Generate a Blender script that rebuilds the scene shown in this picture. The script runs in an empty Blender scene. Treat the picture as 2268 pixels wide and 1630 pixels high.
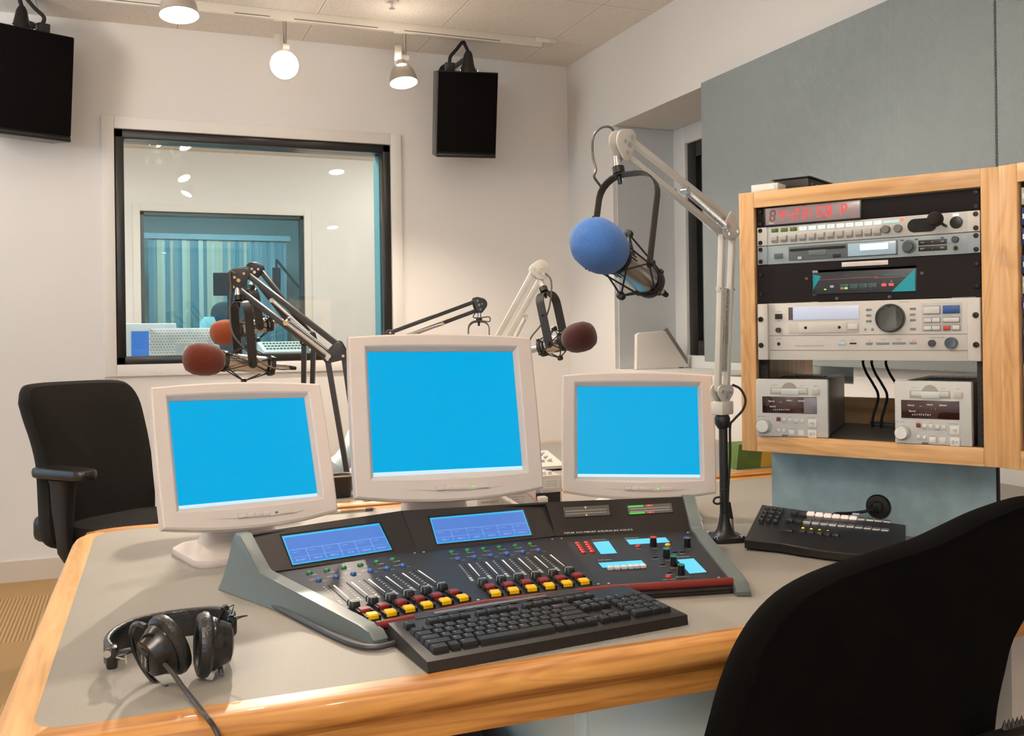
import bpy, bmesh, math, random
from mathutils import Vector, Matrix
random.seed(7)
SC = bpy.context.scene
COL = SC.collection
# ---------------------------------------------------------------- camera
W, H = 2268, 1630
YAW, ROLL, F, SH = math.radians(21.6), math.radians(-.765), 2140., -79.
CAM = Vector((0, 0, 1.21))
_f = Vector((math.sin(YAW), math.cos(YAW), 0)); _r = Vector((math.cos(YAW), -math.sin(YAW), 0)); _u = Vector((0, 0, 1))
RR = math.cos(ROLL)*_r + math.sin(ROLL)*_u
UU = -math.sin(ROLL)*_r + math.cos(ROLL)*_u
FF = _f
cam = bpy.data.objects.new('camera', bpy.data.cameras.new('camera'))
COL.objects.link(cam)
cam.matrix_world = Matrix(((RR.x, UU.x, -FF.x, CAM.x), (RR.y, UU.y, -FF.y, CAM.y), (RR.z, UU.z, -FF.z, CAM.z), (0, 0, 0, 1)))
cam.data.sensor_width = 36; cam.data.lens = F/W*36; cam.data.shift_y = SH/W; cam.data.clip_start = .02
SC.camera = cam
# ---------------------------------------------------------------- exposure, world, large lights
vs = SC.view_settings
SC.display_settings.display_device = 'sRGB'
vs.view_transform = 'Standard'; vs.look = 'None'; vs.exposure = 0; vs.gamma = 1; vs.use_curve_mapping = False
wd = bpy.data.worlds.new('world'); SC.world = wd; wd.use_nodes = True
wd.node_tree.nodes['Background'].inputs[0].default_value = (.35, .6, .9, 1)
wd.node_tree.nodes['Background'].inputs[1].default_value = .5

def area_light(name, loc, target, sx, sy, power, color, spread=180):
    l = bpy.data.lights.new(name, 'AREA'); l.shape = 'RECTANGLE'; l.size = sx; l.size_y = sy; l.energy = power; l.color = color
    l.spread = math.radians(spread)
    o = bpy.data.objects.new(name, l); COL.objects.link(o)
    o.location = loc; o.rotation_euler = (Vector(target)-Vector(loc)).to_track_quat('-Z', 'Y').to_euler()
    return o
def spot_light(name, loc, target, power, color, deg, blend=.5, radius=.03):
    l = bpy.data.lights.new(name, 'SPOT'); l.energy = power; l.color = color; l.spot_size = math.radians(deg); l.spot_blend = blend
    l.shadow_soft_size = radius
    o = bpy.data.objects.new(name, l); COL.objects.link(o)
    o.location = loc; o.rotation_euler = (Vector(target)-Vector(loc)).to_track_quat('-Z', 'Y').to_euler()
    return o
WARM = (1, .85, .69); NEUT = (1, .92, .83); COOL = (.45, .77, 1)
area_light('window_daylight', (-2.28, 3.9, 1.35), (1, 3.4, 1.1), 2.0, 1.7, 15, COOL)
area_light('front_window_daylight', (-1.3, -2.58, 1.5), (-.2, 1.0, .8), 1.8, 1.2, 24, COOL)
area_light('ceiling_fill_light', (-.9, 3.0, 2.82), (-.9, 3.0, 0), .6, 1.2, 5, NEUT)  # added soft fill from above, no fixture there
area_light('ceiling_fill_light', (1.5, 3.2, 2.82), (1.5, 3.2, 0), .6, .6, 5, NEUT)  # second added overhead fill, also without a fixture
area_light('left_ceiling_fill', (-1.7, 3.3, 2.3), (-1.3, 3.5, 3), .4, 1.2, 45, NEUT)  # unseen light added at left to brighten the ceiling
area_light('rear_ceiling_fill', (-1.2, -.6, 2.3), (-1.2, -.6, 3), .8, 1.0, 130, NEUT)  # unseen light added behind the camera, bounced off the ceiling
area_light('other_studio_light', (.2, 6.6, 2.8), (.3, 7.0, 0), 2.4, .8, 98, (1, .96, .935))
area_light('other_studio_light', (2.2, 8.0, 2.8), (1.4, 8.6, 0), 1.2, .6, 18, (1, .95, .86))
area_light('third_studio_light', (.8, 10.2, 2.8), (.8, 11, 0), 2.2, .8, 140, (1, .95, .9))

# ---------------------------------------------------------------- picture-to-place measuring
def ray(x, y): return FF + (x-W/2)/F*RR - (y-H/2-SH)/F*UU
def at(x, y, z=None, X=None, Y=None, D=None):
    d = ray(x, y)
    t = (z-CAM.z)/d.z if z is not None else (X-CAM.x)/d.x if X is not None else (Y-CAM.y)/d.y if Y is not None else D
    return CAM + t*d
def atp(x, y, P, N):
    d = ray(x, y)
    return CAM + ((Vector(P)-CAM).dot(N)/d.dot(N))*d

# ---------------------------------------------------------------- materials
MATS = {}
def lin(c):
    return tuple((v/255/12.92 if v/255 <= .04045 else ((v/255+.055)/1.055)**2.4) for v in c)
def mat(name, col, rough=.5, metal=0., spec=.5, noise=0, nscale=200., bump=0, bscale=300., emit=None, es=1., coat=0, trans=0, sheen=0, alpha=1, stretch=None):
    if name in MATS: return MATS[name]
    m = bpy.data.materials.new(name); m.use_nodes = True
    nt = m.node_tree; b = nt.nodes['Principled BSDF']
    c = lin(col) if max(col) > 1.01 else col
    b.inputs['Base Color'].default_value = (*c, 1)
    b.inputs['Roughness'].default_value = rough; b.inputs['Metallic'].default_value = metal
    b.inputs['Specular IOR Level'].default_value = spec
    if coat: b.inputs['Coat Weight'].default_value = coat
    if sheen: b.inputs['Sheen Weight'].default_value = sheen
    if alpha < 1: b.inputs['Alpha'].default_value = alpha
    if emit:
        e = lin(emit) if max(emit) > 1.01 else emit
        b.inputs['Emission Color'].default_value = (*e, 1); b.inputs['Emission Strength'].default_value = es
    if noise or bump:
        tc = nt.nodes.new('ShaderNodeTexCoord')
        src = tc.outputs['Object']
        if stretch:
            mp = nt.nodes.new('ShaderNodeMapping'); mp.inputs['Scale'].default_value = stretch
            nt.links.new(src, mp.inputs[0]); src = mp.outputs[0]
        if noise:
            n = nt.nodes.new('ShaderNodeTexNoise'); n.inputs['Scale'].default_value = nscale; n.inputs['Detail'].default_value = 3
            nt.links.new(src, n.inputs[0])
            r = nt.nodes.new('ShaderNodeValToRGB')
            r.color_ramp.elements[0].color = (*[max(0, v*(1-noise)) for v in c], 1); r.color_ramp.elements[1].color = (*[min(1, v*(1+noise)) for v in c], 1)
            r.color_ramp.elements[0].position = .3; r.color_ramp.elements[1].position = .7
            nt.links.new(n.outputs['Fac'], r.inputs[0]); nt.links.new(r.outputs[0], b.inputs['Base Color'])
        if bump:
            n = nt.nodes.new('ShaderNodeTexNoise'); n.inputs['Scale'].default_value = bscale
            nt.links.new(src, n.inputs[0])
            bp = nt.nodes.new('ShaderNodeBump'); bp.inputs['Strength'].default_value = bump; bp.inputs['Distance'].default_value = .002
            nt.links.new(n.outputs['Fac'], bp.inputs['Height']); nt.links.new(bp.outputs[0], b.inputs['Normal'])
    MATS[name] = m
    return m

def N(nt, t, **k):
    n = nt.nodes.new('ShaderNode'+t)
    for a, v in k.items():
        if a.startswith('i'): n.inputs[int(a[1:])].default_value = v
        else: setattr(n, a, v)
    return n
def math_(nt, op, a, b=None, c=None):
    n = nt.nodes.new('ShaderNodeMath'); n.operation = op
    for i, v in enumerate((a, b, c)):
        if v is None: continue
        if isinstance(v, (int, float)): n.inputs[i].default_value = v
        else: nt.links.new(v, n.inputs[i])
    return n.outputs[0]
def shell(name):
    m = bpy.data.materials.new(name); m.use_nodes = True; MATS[name] = m
    return m, m.node_tree, m.node_tree.nodes['Principled BSDF']
def ramp(nt, fac, stops):
    r = nt.nodes.new('ShaderNodeValToRGB'); el = r.color_ramp.elements
    while len(el) < len(stops): el.new(.5)
    for e, (p, c) in zip(el, stops):
        e.position = p; e.color = (*(lin(c) if max(c) > 1.01 else c), 1)
    nt.links.new(fac, r.inputs[0]); return r.outputs[0]
def wood(name, axis, cols, scale=1.):
    m, nt, b = shell(name)
    tc = N(nt, 'TexCoord'); mp = N(nt, 'Mapping')
    s = [62*scale]*3; s['XYZ'.index(axis)] = 1.8*scale
    mp.inputs['Scale'].default_value = s
    nt.links.new(tc.outputs['Object'], mp.inputs[0])
    n1 = N(nt, 'TexNoise'); n1.inputs['Scale'].default_value = 1.; n1.inputs['Detail'].default_value = 6; n1.inputs['Distortion'].default_value = .6
    nt.links.new(mp.outputs[0], n1.inputs[0])
    mp2 = N(nt, 'Mapping'); s2 = [9*scale]*3; s2['XYZ'.index(axis)] = 1.1*scale; mp2.inputs['Scale'].default_value = s2
    nt.links.new(tc.outputs['Object'], mp2.inputs[0])
    n2 = N(nt, 'TexNoise'); n2.inputs['Scale'].default_value = 1.2; n2.inputs['Detail'].default_value = 2; n2.inputs['Distortion'].default_value = 1.2
    nt.links.new(mp2.outputs[0], n2.inputs[0])
    w = math_(nt, 'SINE', math_(nt, 'MULTIPLY', n2.outputs['Fac'], 60.))
    f = math_(nt, 'ADD', math_(nt, 'MULTIPLY', n1.outputs['Fac'], .75), math_(nt, 'MULTIPLY', w, .045))
    c = ramp(nt, f, [(.2, cols[0]), (.45, cols[1]), (.62, cols[2])])
    nt.links.new(c, b.inputs['Base Color']); b.inputs['Roughness'].default_value = .38
    b.inputs['Coat Weight'].default_value = .15
    return m

WALL = mat('warm_white_wall_paint', (.79, .762, .735), .75, spec=.25, bump=.03, bscale=120)
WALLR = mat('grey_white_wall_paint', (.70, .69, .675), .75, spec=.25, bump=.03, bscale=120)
TRIM = mat('white_trim_paint', (.82, .78, .74), .55, spec=.3)
RECESS = mat('recess_grey_paint', (.56, .585, .60), .7, spec=.25)
OAKX = wood('oak_grain_along_x', 'X', [(192, 142, 88), (224, 178, 124), (236, 198, 148)])
OAKY = wood('oak_grain_along_y', 'Y', [(192, 142, 88), (224, 178, 124), (236, 198, 148)])
OAKZ = wood('oak_grain_upright', 'Z', [(192, 142, 88), (224, 178, 124), (236, 198, 148)])
EDGEX = wood('honey_oak_along_x', 'X', [(150, 94, 40), (198, 140, 74), (216, 162, 94)])
EDGEY = wood('honey_oak_along_y', 'Y', [(190, 138, 80), (220, 170, 110), (232, 186, 130)])
LAMI = mat('grey_laminate', (142, 137, 129), .55, spec=.3, noise=.05, nscale=350)
BLK = mat('black_plastic', (.012, .011, .011), .38)
BLKM = mat('matt_black_paint', (.007, .006, .006), .6, spec=.3)
BLKF = mat('black_fabric', (.0025, .002, .0018), .95, spec=.06, noise=.5, nscale=900, bump=.4, bscale=900)
CHF = mat('charcoal_fabric', (.019, .0165, .015), .95, spec=.15, noise=.7, nscale=600, bump=.5, bscale=700, sheen=.04)
SILV = mat('silver_metal', (.62, .62, .61), .25, 1)
CHROME = mat('chrome', (.8, .8, .8), .12, 1)
CREAM = mat('cream_beige_paint', (.60, .575, .52), .4)
DKBAR = mat('dark_grey_enamel', (.045, .048, .053), .35)
BEIGE = mat('off_white_monitor_plastic', (.615, .55, .515), .42, spec=.4)
SCREEN = mat('lit_blue_screen', (.0, .004, .006), .3, spec=.12, emit=(0, 171, 226), es=1.)
SCRBAR = mat('pale_taskbar', (.1, .1, .1), .3, emit=(196, 232, 248), es=.95)
RUB = mat('black_rubber', (.01, .01, .01), .7)
CABLE = mat('grey_cable_sheath', (.05, .05, .055), .4)
WCABLE = mat('white_cable_sheath', (.7, .68, .64), .5)
FOAMB = mat('blue_foam', (74, 118, 186), .95, spec=.1, noise=.25, nscale=700, bump=.6, bscale=900, sheen=.2)
FOAMR = mat('rust_foam', (98, 42, 28), .95, spec=.1, noise=.35, nscale=600, bump=.6, bscale=900, sheen=.25)
FOAMO = mat('orange_rust_foam', (144, 70, 40), .95, spec=.1, noise=.35, nscale=600, bump=.6, bscale=900, sheen=.25)
FOAMM = mat('maroon_foam', (60, 26, 23), .95, spec=.1, noise=.35, nscale=600, bump=.6, bscale=900, sheen=.25)
NICK = mat('nickel_body', (.50, .46, .41), .32, 1)
WHT = mat('white_print', (.8, .8, .78), .6)
RED = mat('red_plastic', (118, 36, 28), .4)
LENS = mat('glowing_lamp_lens', (1, .9, .8), .4, emit=(1, .9, .72), es=22)
# ---------------------------------------------------------------- mesh builder
def T(x, y=None, z=None):
    return Matrix.Translation(x if y is None else (x, y, z))
def RZ(a): return Matrix.Rotation(a, 4, 'Z')
def RX(a): return Matrix.Rotation(a, 4, 'X')
def RY(a): return Matrix.Rotation(a, 4, 'Y')
def frame(o, x, y, z):
    x, y, z = Vector(x).normalized(), Vector(y).normalized(), Vector(z).normalized()
    return Matrix(((x.x, y.x, z.x, o[0]), (x.y, y.y, z.y, o[1]), (x.z, y.z, z.z, o[2]), (0, 0, 0, 1)))
def zframe(o, z, up=(0, 0, 1)):
    z = Vector(z).normalized(); u = Vector(up)
    if abs(z.dot(u.normalized())) > .98: u = Vector((1, 0, 0))
    x = u.cross(z).normalized(); return frame(o, x, z.cross(x), z)
def smooth(pts, n=8):
    P = [Vector(p) for p in pts]; P = [P[0]*2-P[1]]+P+[P[-1]*2-P[-2]]; out = []
    for i in range(1, len(P)-2):
        a, b, c, d = P[i-1:i+3]
        for k in range(n):
            t = k/n
            out.append(.5*((2*b)+(c-a)*t+(2*a-5*b+4*c-d)*t*t+(3*b-a-3*c+d)*t**3))
    out.append(P[-2]); return out
def rrect(w, h, r, n=5):
    pts = []
    for cx, cy, a0 in ((w/2-r, h/2-r, 0), (-w/2+r, h/2-r, 90), (-w/2+r, -h/2+r, 180), (w/2-r, -h/2+r, 270)):
        for k in range(n+1):
            a = math.radians(a0+90*k/n); pts.append((cx+r*math.cos(a), cy+r*math.sin(a)))
    return pts
_bx = {}
_tx = {}
ROOT = {}
I4 = Matrix.Identity(4)
class MB:
    def __init__(s): s.v = []; s.f = []; s.m = []
    def add(s, v, f, M=None, mi=0):
        o = len(s.v)
        s.v += [M @ Vector(p) for p in v] if M is not None else [Vector(p) for p in v]
        s.f += [[i+o for i in q] for q in f]; s.m += [mi]*len(f); return s
    def box(s, c, d, M=None, bev=0, mi=0, seg=2):
        key = (tuple(round(x, 5) for x in d), round(bev, 5), seg)
        if key not in _bx:
            bm = bmesh.new(); bmesh.ops.create_cube(bm, size=1)
            for v in bm.verts: v.co = Vector((v.co.x*d[0], v.co.y*d[1], v.co.z*d[2]))
            if bev: bmesh.ops.bevel(bm, geom=bm.edges[:], offset=min(bev, min(d)*.49), segments=seg, affect='EDGES', profile=.5)
            bm.verts.index_update()
            _bx[key] = ([v.co.copy() for v in bm.verts], [[v.index for v in q.verts] for q in bm.faces]); bm.free()
        v, f = _bx[key]
        return s.add(v, f, (M or I4) @ T(Vector(c)), mi)
    def loft(s, loops, M=None, mi=0, caps=(True, True), closed=True):
        n = len(loops[0]); v = [p for l in loops for p in l]; f = []
        for a in range(len(loops)-1):
            for i in range(n if closed else n-1):
                j = (i+1) % n; f.append([a*n+i, a*n+j, (a+1)*n+j, (a+1)*n+i])
        if caps[0]: f.append(list(range(n))[::-1])
        if caps[1]: f.append([(len(loops)-1)*n+i for i in range(n)])
        return s.add(v, f, M, mi)
    def lathe(s, prof, M=None, n=20, mi=0):   # prof: (r, z)
        loops = [[(r*math.cos(2*math.pi*i/n), r*math.sin(2*math.pi*i/n), z) for i in range(n)] for r, z in prof]
        return s.loft(loops, M, mi, (prof[0][0] > 1e-6, prof[-1][0] > 1e-6))
    def cyl(s, a, b, r, r2=None, n=14, mi=0, M=None):
        a, b = Vector(a), Vector(b); L = (b-a).length
        Z = zframe(a, b-a)
        return s.lathe([(r, 0), (r if r2 is None else r2, L)], (M @ Z) if M else Z, n, mi)
    def tube(s, pts, r, n=7, M=None, mi=0, flat=None):
        P = [Vector(p) for p in pts]; loops = []; pu = None
        for i, p in enumerate(P):
            t = (P[min(i+1, len(P)-1)]-P[max(i-1, 0)]).normalized()
            if pu is None:
                pu = Vector((0, 0, 1)) if abs(t.z) < .9 else Vector((1, 0, 0))
            pu = (pu - t*pu.dot(t)).normalized(); w = t.cross(pu)
            rr = r if not callable(r) else r(i/(len(P)-1))
            loops.append([p+pu*rr*math.cos(2*math.pi*k/n)+w*rr*math.sin(2*math.pi*k/n) for k in range(n)])
        return s.loft(loops, M, mi)
    def bar(s, a, b, w, h, up=(0, 0, 1), M=None, mi=0, bev=0):
        a, b = Vector(a), Vector(b); Z = zframe((a+b)/2, b-a, up)
        return s.box((0, 0, 0), (w, h, (b-a).length), (M @ Z) if M else Z, bev, mi)
    def prism(s, poly, d, M=None, mi=0, bev=0):   # polygon in xy extruded 0..d along z
        if bev:
            c = Vector((sum(p[0] for p in poly)/len(poly), sum(p[1] for p in poly)/len(poly)))
            def ins(k):
                out = []
                n = len(poly)
                for i in range(n):
                    p0, p1, p2 = Vector(poly[i-1]), Vector(poly[i]), Vector(poly[(i+1) % n])
                    d1 = (p1-p0).normalized(); d2 = (p2-p1).normalized()
                    nn = Vector((-(d1.y+d2.y), d1.x+d2.x)); nn = nn.normalized() if nn.length > 1e-9 else Vector((0, 0))
                    out.append(p1+nn*k)
                return out
            A = sum(poly[i-1][0]*poly[i][1]-poly[i][0]*poly[i-1][1] for i in range(len(poly)))
            k = bev if A > 0 else -bev
            L = []
            for a, z in ((1, 0), (.3, bev*.3), (0, bev), (0, d-bev), (.3, d-bev*.3), (1, d)):
                q = ins(k*a); L.append([(p.x, p.y, z) for p in q])
            return s.loft(L, M, mi)
        return s.loft([[(p[0], p[1], 0) for p in poly], [(p[0], p[1], d) for p in poly]], M, mi)
    def quad(s, pts, mi=0, M=None): return s.add(pts, [list(range(len(pts)))], M, mi)
    def text(s, t, size, M, mi=0, align='CENTER', sx=1.):
        key = (t, align)
        if key not in _tx:
            c = bpy.data.curves.new('glyphs', 'FONT'); c.body = t; c.size = 1; c.align_x = align; c.align_y = 'CENTER'; c.resolution_u = 1
            o = bpy.data.objects.new('glyphs', c); me = o.to_mesh()
            _tx[key] = ([v.co.copy() for v in me.vertices], [list(p.vertices) for p in me.polygons])
            o.to_mesh_clear(); bpy.data.objects.remove(o); bpy.data.curves.remove(c)
        v, f = _tx[key]
        return s.add([(p.x*size*sx, p.y*size, 0) for p in v], f, M, mi)
    def build(s, name, ms, parent=None, label=None, world=False, ang=38):
        me = bpy.data.meshes.new(name)
        vv = s.v
        base = None
        if parent is None:
            xs = [p.x for p in vv]; ys = [p.y for p in vv]; zs = [p.z for p in vv]
            base = Vector(((min(xs)+max(xs))/2, (min(ys)+max(ys))/2, min(zs))); vv = [p-base for p in vv]
        elif world:
            R = ROOT[root_of(parent)].inverted(); vv = [R @ p for p in vv]
        me.from_pydata([tuple(p) for p in vv], [], s.f)
        ms = ms if isinstance(ms, (list, tuple)) else [ms]
        for m in ms: me.materials.append(m)
        me.polygons.foreach_set('material_index', s.m)
        bm = bmesh.new(); bm.from_mesh(me); bmesh.ops.recalc_face_normals(bm, faces=bm.faces[:]); bm.to_mesh(me); bm.free()
        me.polygons.foreach_set('use_smooth', [True]*len(me.polygons))
        me.set_sharp_from_angle(angle=math.radians(ang))
        me.update()
        o = bpy.data.objects.new(name, me); COL.objects.link(o)
        if parent is not None: o.parent = parent
        else: o.location = base
        if label: o['label'] = label
        return o
def root_of(o):
    while o.parent: o = o.parent
    return o.name
def tag(o, label, cat, group=None):
    o['label'] = label; o['category'] = cat
    if group: o['group'] = group
    return o
def thing(name, label, cat, M=None, group=None):
    o = bpy.data.objects.new(name, None); COL.objects.link(o); o.empty_display_size = .05
    M = M if M is not None else I4
    o.matrix_world = M; ROOT[o.name] = M.copy()
    return tag(o, label, cat, group)
def struct(o): o['kind'] = 'structure'; return o
def place(src, parent, M):      # another copy of a part that shares its mesh
    o = src.copy(); COL.objects.link(o); o.parent = parent; o.matrix_local = M; return o
# ================================================================ the room
YB, XR, ZC = 5.4, 2.5235, 2.84
def walls(name, boxes, m, parent=None):
    b = MB()
    for (x0, x1, y0, y1, z0, z1) in boxes: b.box(((x0+x1)/2, (y0+y1)/2, (z0+z1)/2), (x1-x0, y1-y0, z1-z0))
    return struct(b.build(name, m, parent))
# carpet
m, nt, bs = shell('ribbed_carpet_tiles'); tc = N(nt, 'TexCoord'); sp = N(nt, 'SeparateXYZ'); geo = N(nt, 'NewGeometry'); nt.links.new(geo.outputs['Position'], sp.inputs[0])
tx = math_(nt, 'DIVIDE', math_(nt, 'ADD', sp.outputs[0], 10.3), .73); ty = math_(nt, 'DIVIDE', math_(nt, 'ADD', sp.outputs[1], 7.35), .73)
ck = math_(nt, 'MODULO', math_(nt, 'ADD', math_(nt, 'FLOOR', tx), math_(nt, 'FLOOR', ty)), 2.)
wv = math_(nt, 'SINE', math_(nt, 'MULTIPLY', math_(nt, 'ADD', math_(nt, 'MULTIPLY', sp.outputs[0], ck), math_(nt, 'MULTIPLY', sp.outputs[1], math_(nt, 'SUBTRACT', 1., ck))), 400.))
nz = N(nt, 'TexNoise'); nz.inputs['Scale'].default_value = 260; nt.links.new(geo.outputs['Position'], nz.inputs[0])
amp = math_(nt, 'ADD', math_(nt, 'MULTIPLY', ck, .20), .07)
f = math_(nt, 'ADD', math_(nt, 'ADD', math_(nt, 'MULTIPLY', wv, amp), .5), math_(nt, 'MULTIPLY', math_(nt, 'SUBTRACT', nz.outputs['Fac'], .5), .7))
nt.links.new(ramp(nt, f, [(.1, (128, 100, 68)), (.55, (178, 144, 102)), (.95, (204, 172, 128))]), bs.inputs['Base Color'])
bs.inputs['Roughness'].default_value = 1; bs.inputs['Specular IOR Level'].default_value = .1
bp = N(nt, 'Bump'); bp.inputs['Strength'].default_value = .5; bp.inputs['Distance'].default_value = .004; nt.links.new(f, bp.inputs['Height']); nt.links.new(bp.outputs[0], bs.inputs['Normal'])
CARPET = m
walls('floor', [(-2.4, 2.95, -2.6, 5.6, -.1, 0)], CARPET)
# ceiling tiles
m, nt, bs = shell('acoustic_ceiling_tiles'); geo = N(nt, 'NewGeometry'); sp = N(nt, 'SeparateXYZ'); nt.links.new(geo.outputs['Position'], sp.inputs[0])
def gridline(o, off, pitch, wd):
    fr = math_(nt, 'FRACT', math_(nt, 'DIVIDE', math_(nt, 'ADD', o, off), pitch))
    return math_(nt, 'LESS_THAN', math_(nt, 'ABSOLUTE', math_(nt, 'SUBTRACT', fr, .5)), wd)
ga = math_(nt, 'MAXIMUM', gridline(sp.outputs[0], -.91+.655*10.5, .655, .004), gridline(sp.outputs[1], -4.313+.655*10.5, .655, .004))
gb = math_(nt, 'MAXIMUM', gridline(sp.outputs[0], -.91+.655*10.5, .655, .016), gridline(sp.outputs[1], -4.313+.655*10.5, .655, .016))
nz = N(nt, 'TexNoise'); nz.inputs['Scale'].default_value = 130; nz.inputs['Detail'].default_value = 4; nt.links.new(geo.outputs['Position'], nz.inputs[0])
c0 = ramp(nt, nz.outputs['Fac'], [(.32, (.66, .61, .55)), (.5, (.80, .75, .69)), (.65, (.84, .79, .73))])
mx = N(nt, 'MixRGB'); nt.links.new(gb, mx.inputs[0]); nt.links.new(c0, mx.inputs[1]); mx.inputs[2].default_value = (.84, .79, .73, 1)
mx2 = N(nt, 'MixRGB'); nt.links.new(ga, mx2.inputs[0]); nt.links.new(mx.outputs[0], mx2.inputs[1]); mx2.inputs[2].default_value = (.46, .42, .37, 1)
nt.links.new(mx2.outputs[0], bs.inputs['Base Color']); bs.inputs['Roughness'].default_value = .95; bs.inputs['Specular IOR Level'].default_value = .1
CEIL = m
walls('ceiling', [(-2.4, 2.95, -2.6, 5.6, ZC, ZC+.1)], CEIL)
# window opening to the next studio
WX0, WX1, WZ0, WZ1 = -.062, 1.402, 1.069, 2.292
walls('wall_back', [(-2.3, WX0, YB, YB+.2, 0, ZC), (WX1, 2.95, YB, YB+.2, 0, ZC), (WX0, WX1, YB, YB+.2, 0, WZ0), (WX0, WX1, YB, YB+.2, WZ1, ZC)], WALL)
walls('wall_left', [(-2.4, -2.3, -2.6, 2.9, 0, ZC), (-2.4, -2.3, 4.9, 5.6, 0, ZC), (-2.4, -2.3, 2.9, 4.9, 0, .5), (-2.4, -2.3, 2.9, 4.9, 2.2, ZC)], WALL)
walls('wall_front', [(-2.4, -2.2, -2.7, -2.6, 0, ZC), (-.4, 2.95, -2.7, -2.6, 0, ZC), (-2.2, -.4, -2.7, -2.6, 0, .9), (-2.2, -.4, -2.7, -2.6, 2.1, ZC)], WALL)
RY0, RY1, RZ0, RZ1, RD = 2.9, 4.81, .9975, 2.355, 2.92
wr = walls('wall_right', [(XR, 3.1, -2.6, RY0, 0, ZC), (XR, 3.1, RY1, YB+.2, 0, ZC), (XR, 3.1, RY0, RY1, 0, RZ0), (XR, 3.1, RY0, RY1, RZ1, ZC)], WALLR)
# left window, out of frame: daylight comes in here
w3 = struct(thing('window_3', 'daylight window in the left wall', 'window', T(-2.35, 3.9, .5))); del w3['category']
b = MB()
for x, z, w_, h_ in ((-1.0+.03, .85, .06, 1.7), (1.0-.03, .85, .06, 1.7), (0, .03, 2.0, .06), (0, 1.67, 2.0, .06), (0, .85, .05, 1.7)): b.box((0, x, z), (.08, w_, h_), bev=.004)
b.build('window_frame', TRIM, w3)
# baseboards
walls('baseboard_back', [(-2.3, XR, YB-.014, YB, 0, .104)], mat('baseboard_vinyl', (.66, .585, .50), .55))
# recess with a narrow dark window
b = MB(); b.box((RD+.045, (RY0+RY1)/2, (RZ0+RZ1)/2), (.09, RY1-RY0, RZ1-RZ0))
w2 = struct(thing('window_2', 'deep set window behind the acoustic panel', 'window', T(RD, 3.8, RZ0))); del w2['category']
b = MB(); yv = RY1
for (y0, y1, z0, z1) in ((4.685, RY1, RZ0, RZ1), (RY0, 4.685, RZ0, 1.068), (RY0, 4.685, 2.255, RZ1)):
    b.box((RD-.0+.02, (y0+y1)/2, (z0+z1)/2), (.055, y1-y0, z1-z0), bev=.004)
b.build('window_casing', mat('cool_white_trim', (.66, .67, .67), .5), w2, world=True)
b = MB()
for (y0, y1, z0, z1) in ((4.60, 4.687, 1.066, 2.257), (RY0, 4.6, 1.066, 1.15), (RY0, 4.6, 2.17, 2.257)):
    b.box((RD+.035, (y0+y1)/2, (z0+z1)/2), (.05, y1-y0, z1-z0), bev=.004)
b.build('window_frame', mat('bronze_black_frame', (.012, .010, .009), .3), w2, world=True)
b = MB(); b.box((RD+.05, (RY0+4.6)/2, 1.66), (.01, 4.6-RY0, 1.05))
b.build('window_pane', mat('dark_tinted_glass', (.10, .13, .135), .06, spec=.6), w2, world=True)
b = MB(); b.box((RD+.14, (RY0+RY1)/2, (RZ0+RZ1)/2), (.08, RY1-RY0+.1, RZ1-RZ0+.1)); b.build('back_board', RECESS, w2, world=True)
b = MB(); b.box(((XR+RD)/2+.01, RY1-.003, (RZ0+RZ1)/2), (RD-XR-.03, .006, RZ1-RZ0-.004)); b.build('jamb_lining', RECESS, w2, world=True)
# ---------------- window between the studios
w1 = struct(thing('window_1', 'studio window in the back wall', 'window', T(.67, YB, WZ0))); del w1['category']
b = MB(); o = .061
for (x0, x1, z0, z1) in ((WX0-o, WX0, WZ0-o, WZ1+o), (WX1, WX1+o, WZ0-o, WZ1+o), (WX0, WX1, WZ0-o, WZ0), (WX0, WX1, WZ1, WZ1+o)):
    b.box(((x0+x1)/2, YB-.008, (z0+z1)/2), (x1-x0, .018, z1-z0), bev=.003)
b.build('casing', TRIM, w1, world=True)
b = MB(); t = .046
FRM = mat('black_window_frame', (.012, .011, .010), .28, spec=.6)
for (x0, x1, z0, z1) in ((WX0, WX0+t, WZ0, WZ1), (WX1-t, WX1, WZ0, WZ1), (WX0, WX1, WZ0, WZ0+.042), (WX0, WX1, WZ1-t, WZ1)):
    b.box(((x0+x1)/2, YB+.035, (z0+z1)/2), (x1-x0, .07, z1-z0), bev=.006)
    b.box(((x0+x1)/2, YB+.135, (z0+z1)/2), ((x1-x0) if x1-x0 > .5 else t*.7, .13, (z1-z0) if z1-z0 > .5 else .03), bev=.003)
b.build('frame', FRM, w1, world=True)
b = MB(); b.cyl((.143, YB-.012, 1.032), (.143, YB-.022, 1.032), .009); b.build('screw_cap', TRIM, w1, world=True)
def glass(name, tint, refl, rough=.0):
    m = bpy.data.materials.new(name); m.use_nodes = True; nt = m.node_tree; nt.nodes.clear()
    out = N(nt, 'OutputMaterial'); tr = N(nt, 'BsdfTransparent'); tr.inputs[0].default_value = (*tint, 1)
    gl = N(nt, 'BsdfGlossy'); gl.inputs['Roughness'].default_value = rough; gl.inputs[0].default_value = (1, 1, 1, 1)
    fr = N(nt, 'Fresnel'); fr.inputs[0].default_value = 1.45
    mx = N(nt, 'MixShader'); nt.links.new(math_(nt, 'MULTIPLY', fr.outputs[0], refl), mx.inputs[0]); nt.links.new(tr.outputs[0], mx.inputs[1]); nt.links.new(gl.outputs[0], mx.inputs[2])
    nt.links.new(mx.outputs[0], out.inputs[0]); return m
b = MB(); b.box((.67, YB+.076, 1.68), (WX1-WX0-.05, .008, WZ1-WZ0-.05)); b.build('glass_pane', glass('clear_window_glass', (.955, .985, .975), 1.), w1, world=True)
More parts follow.
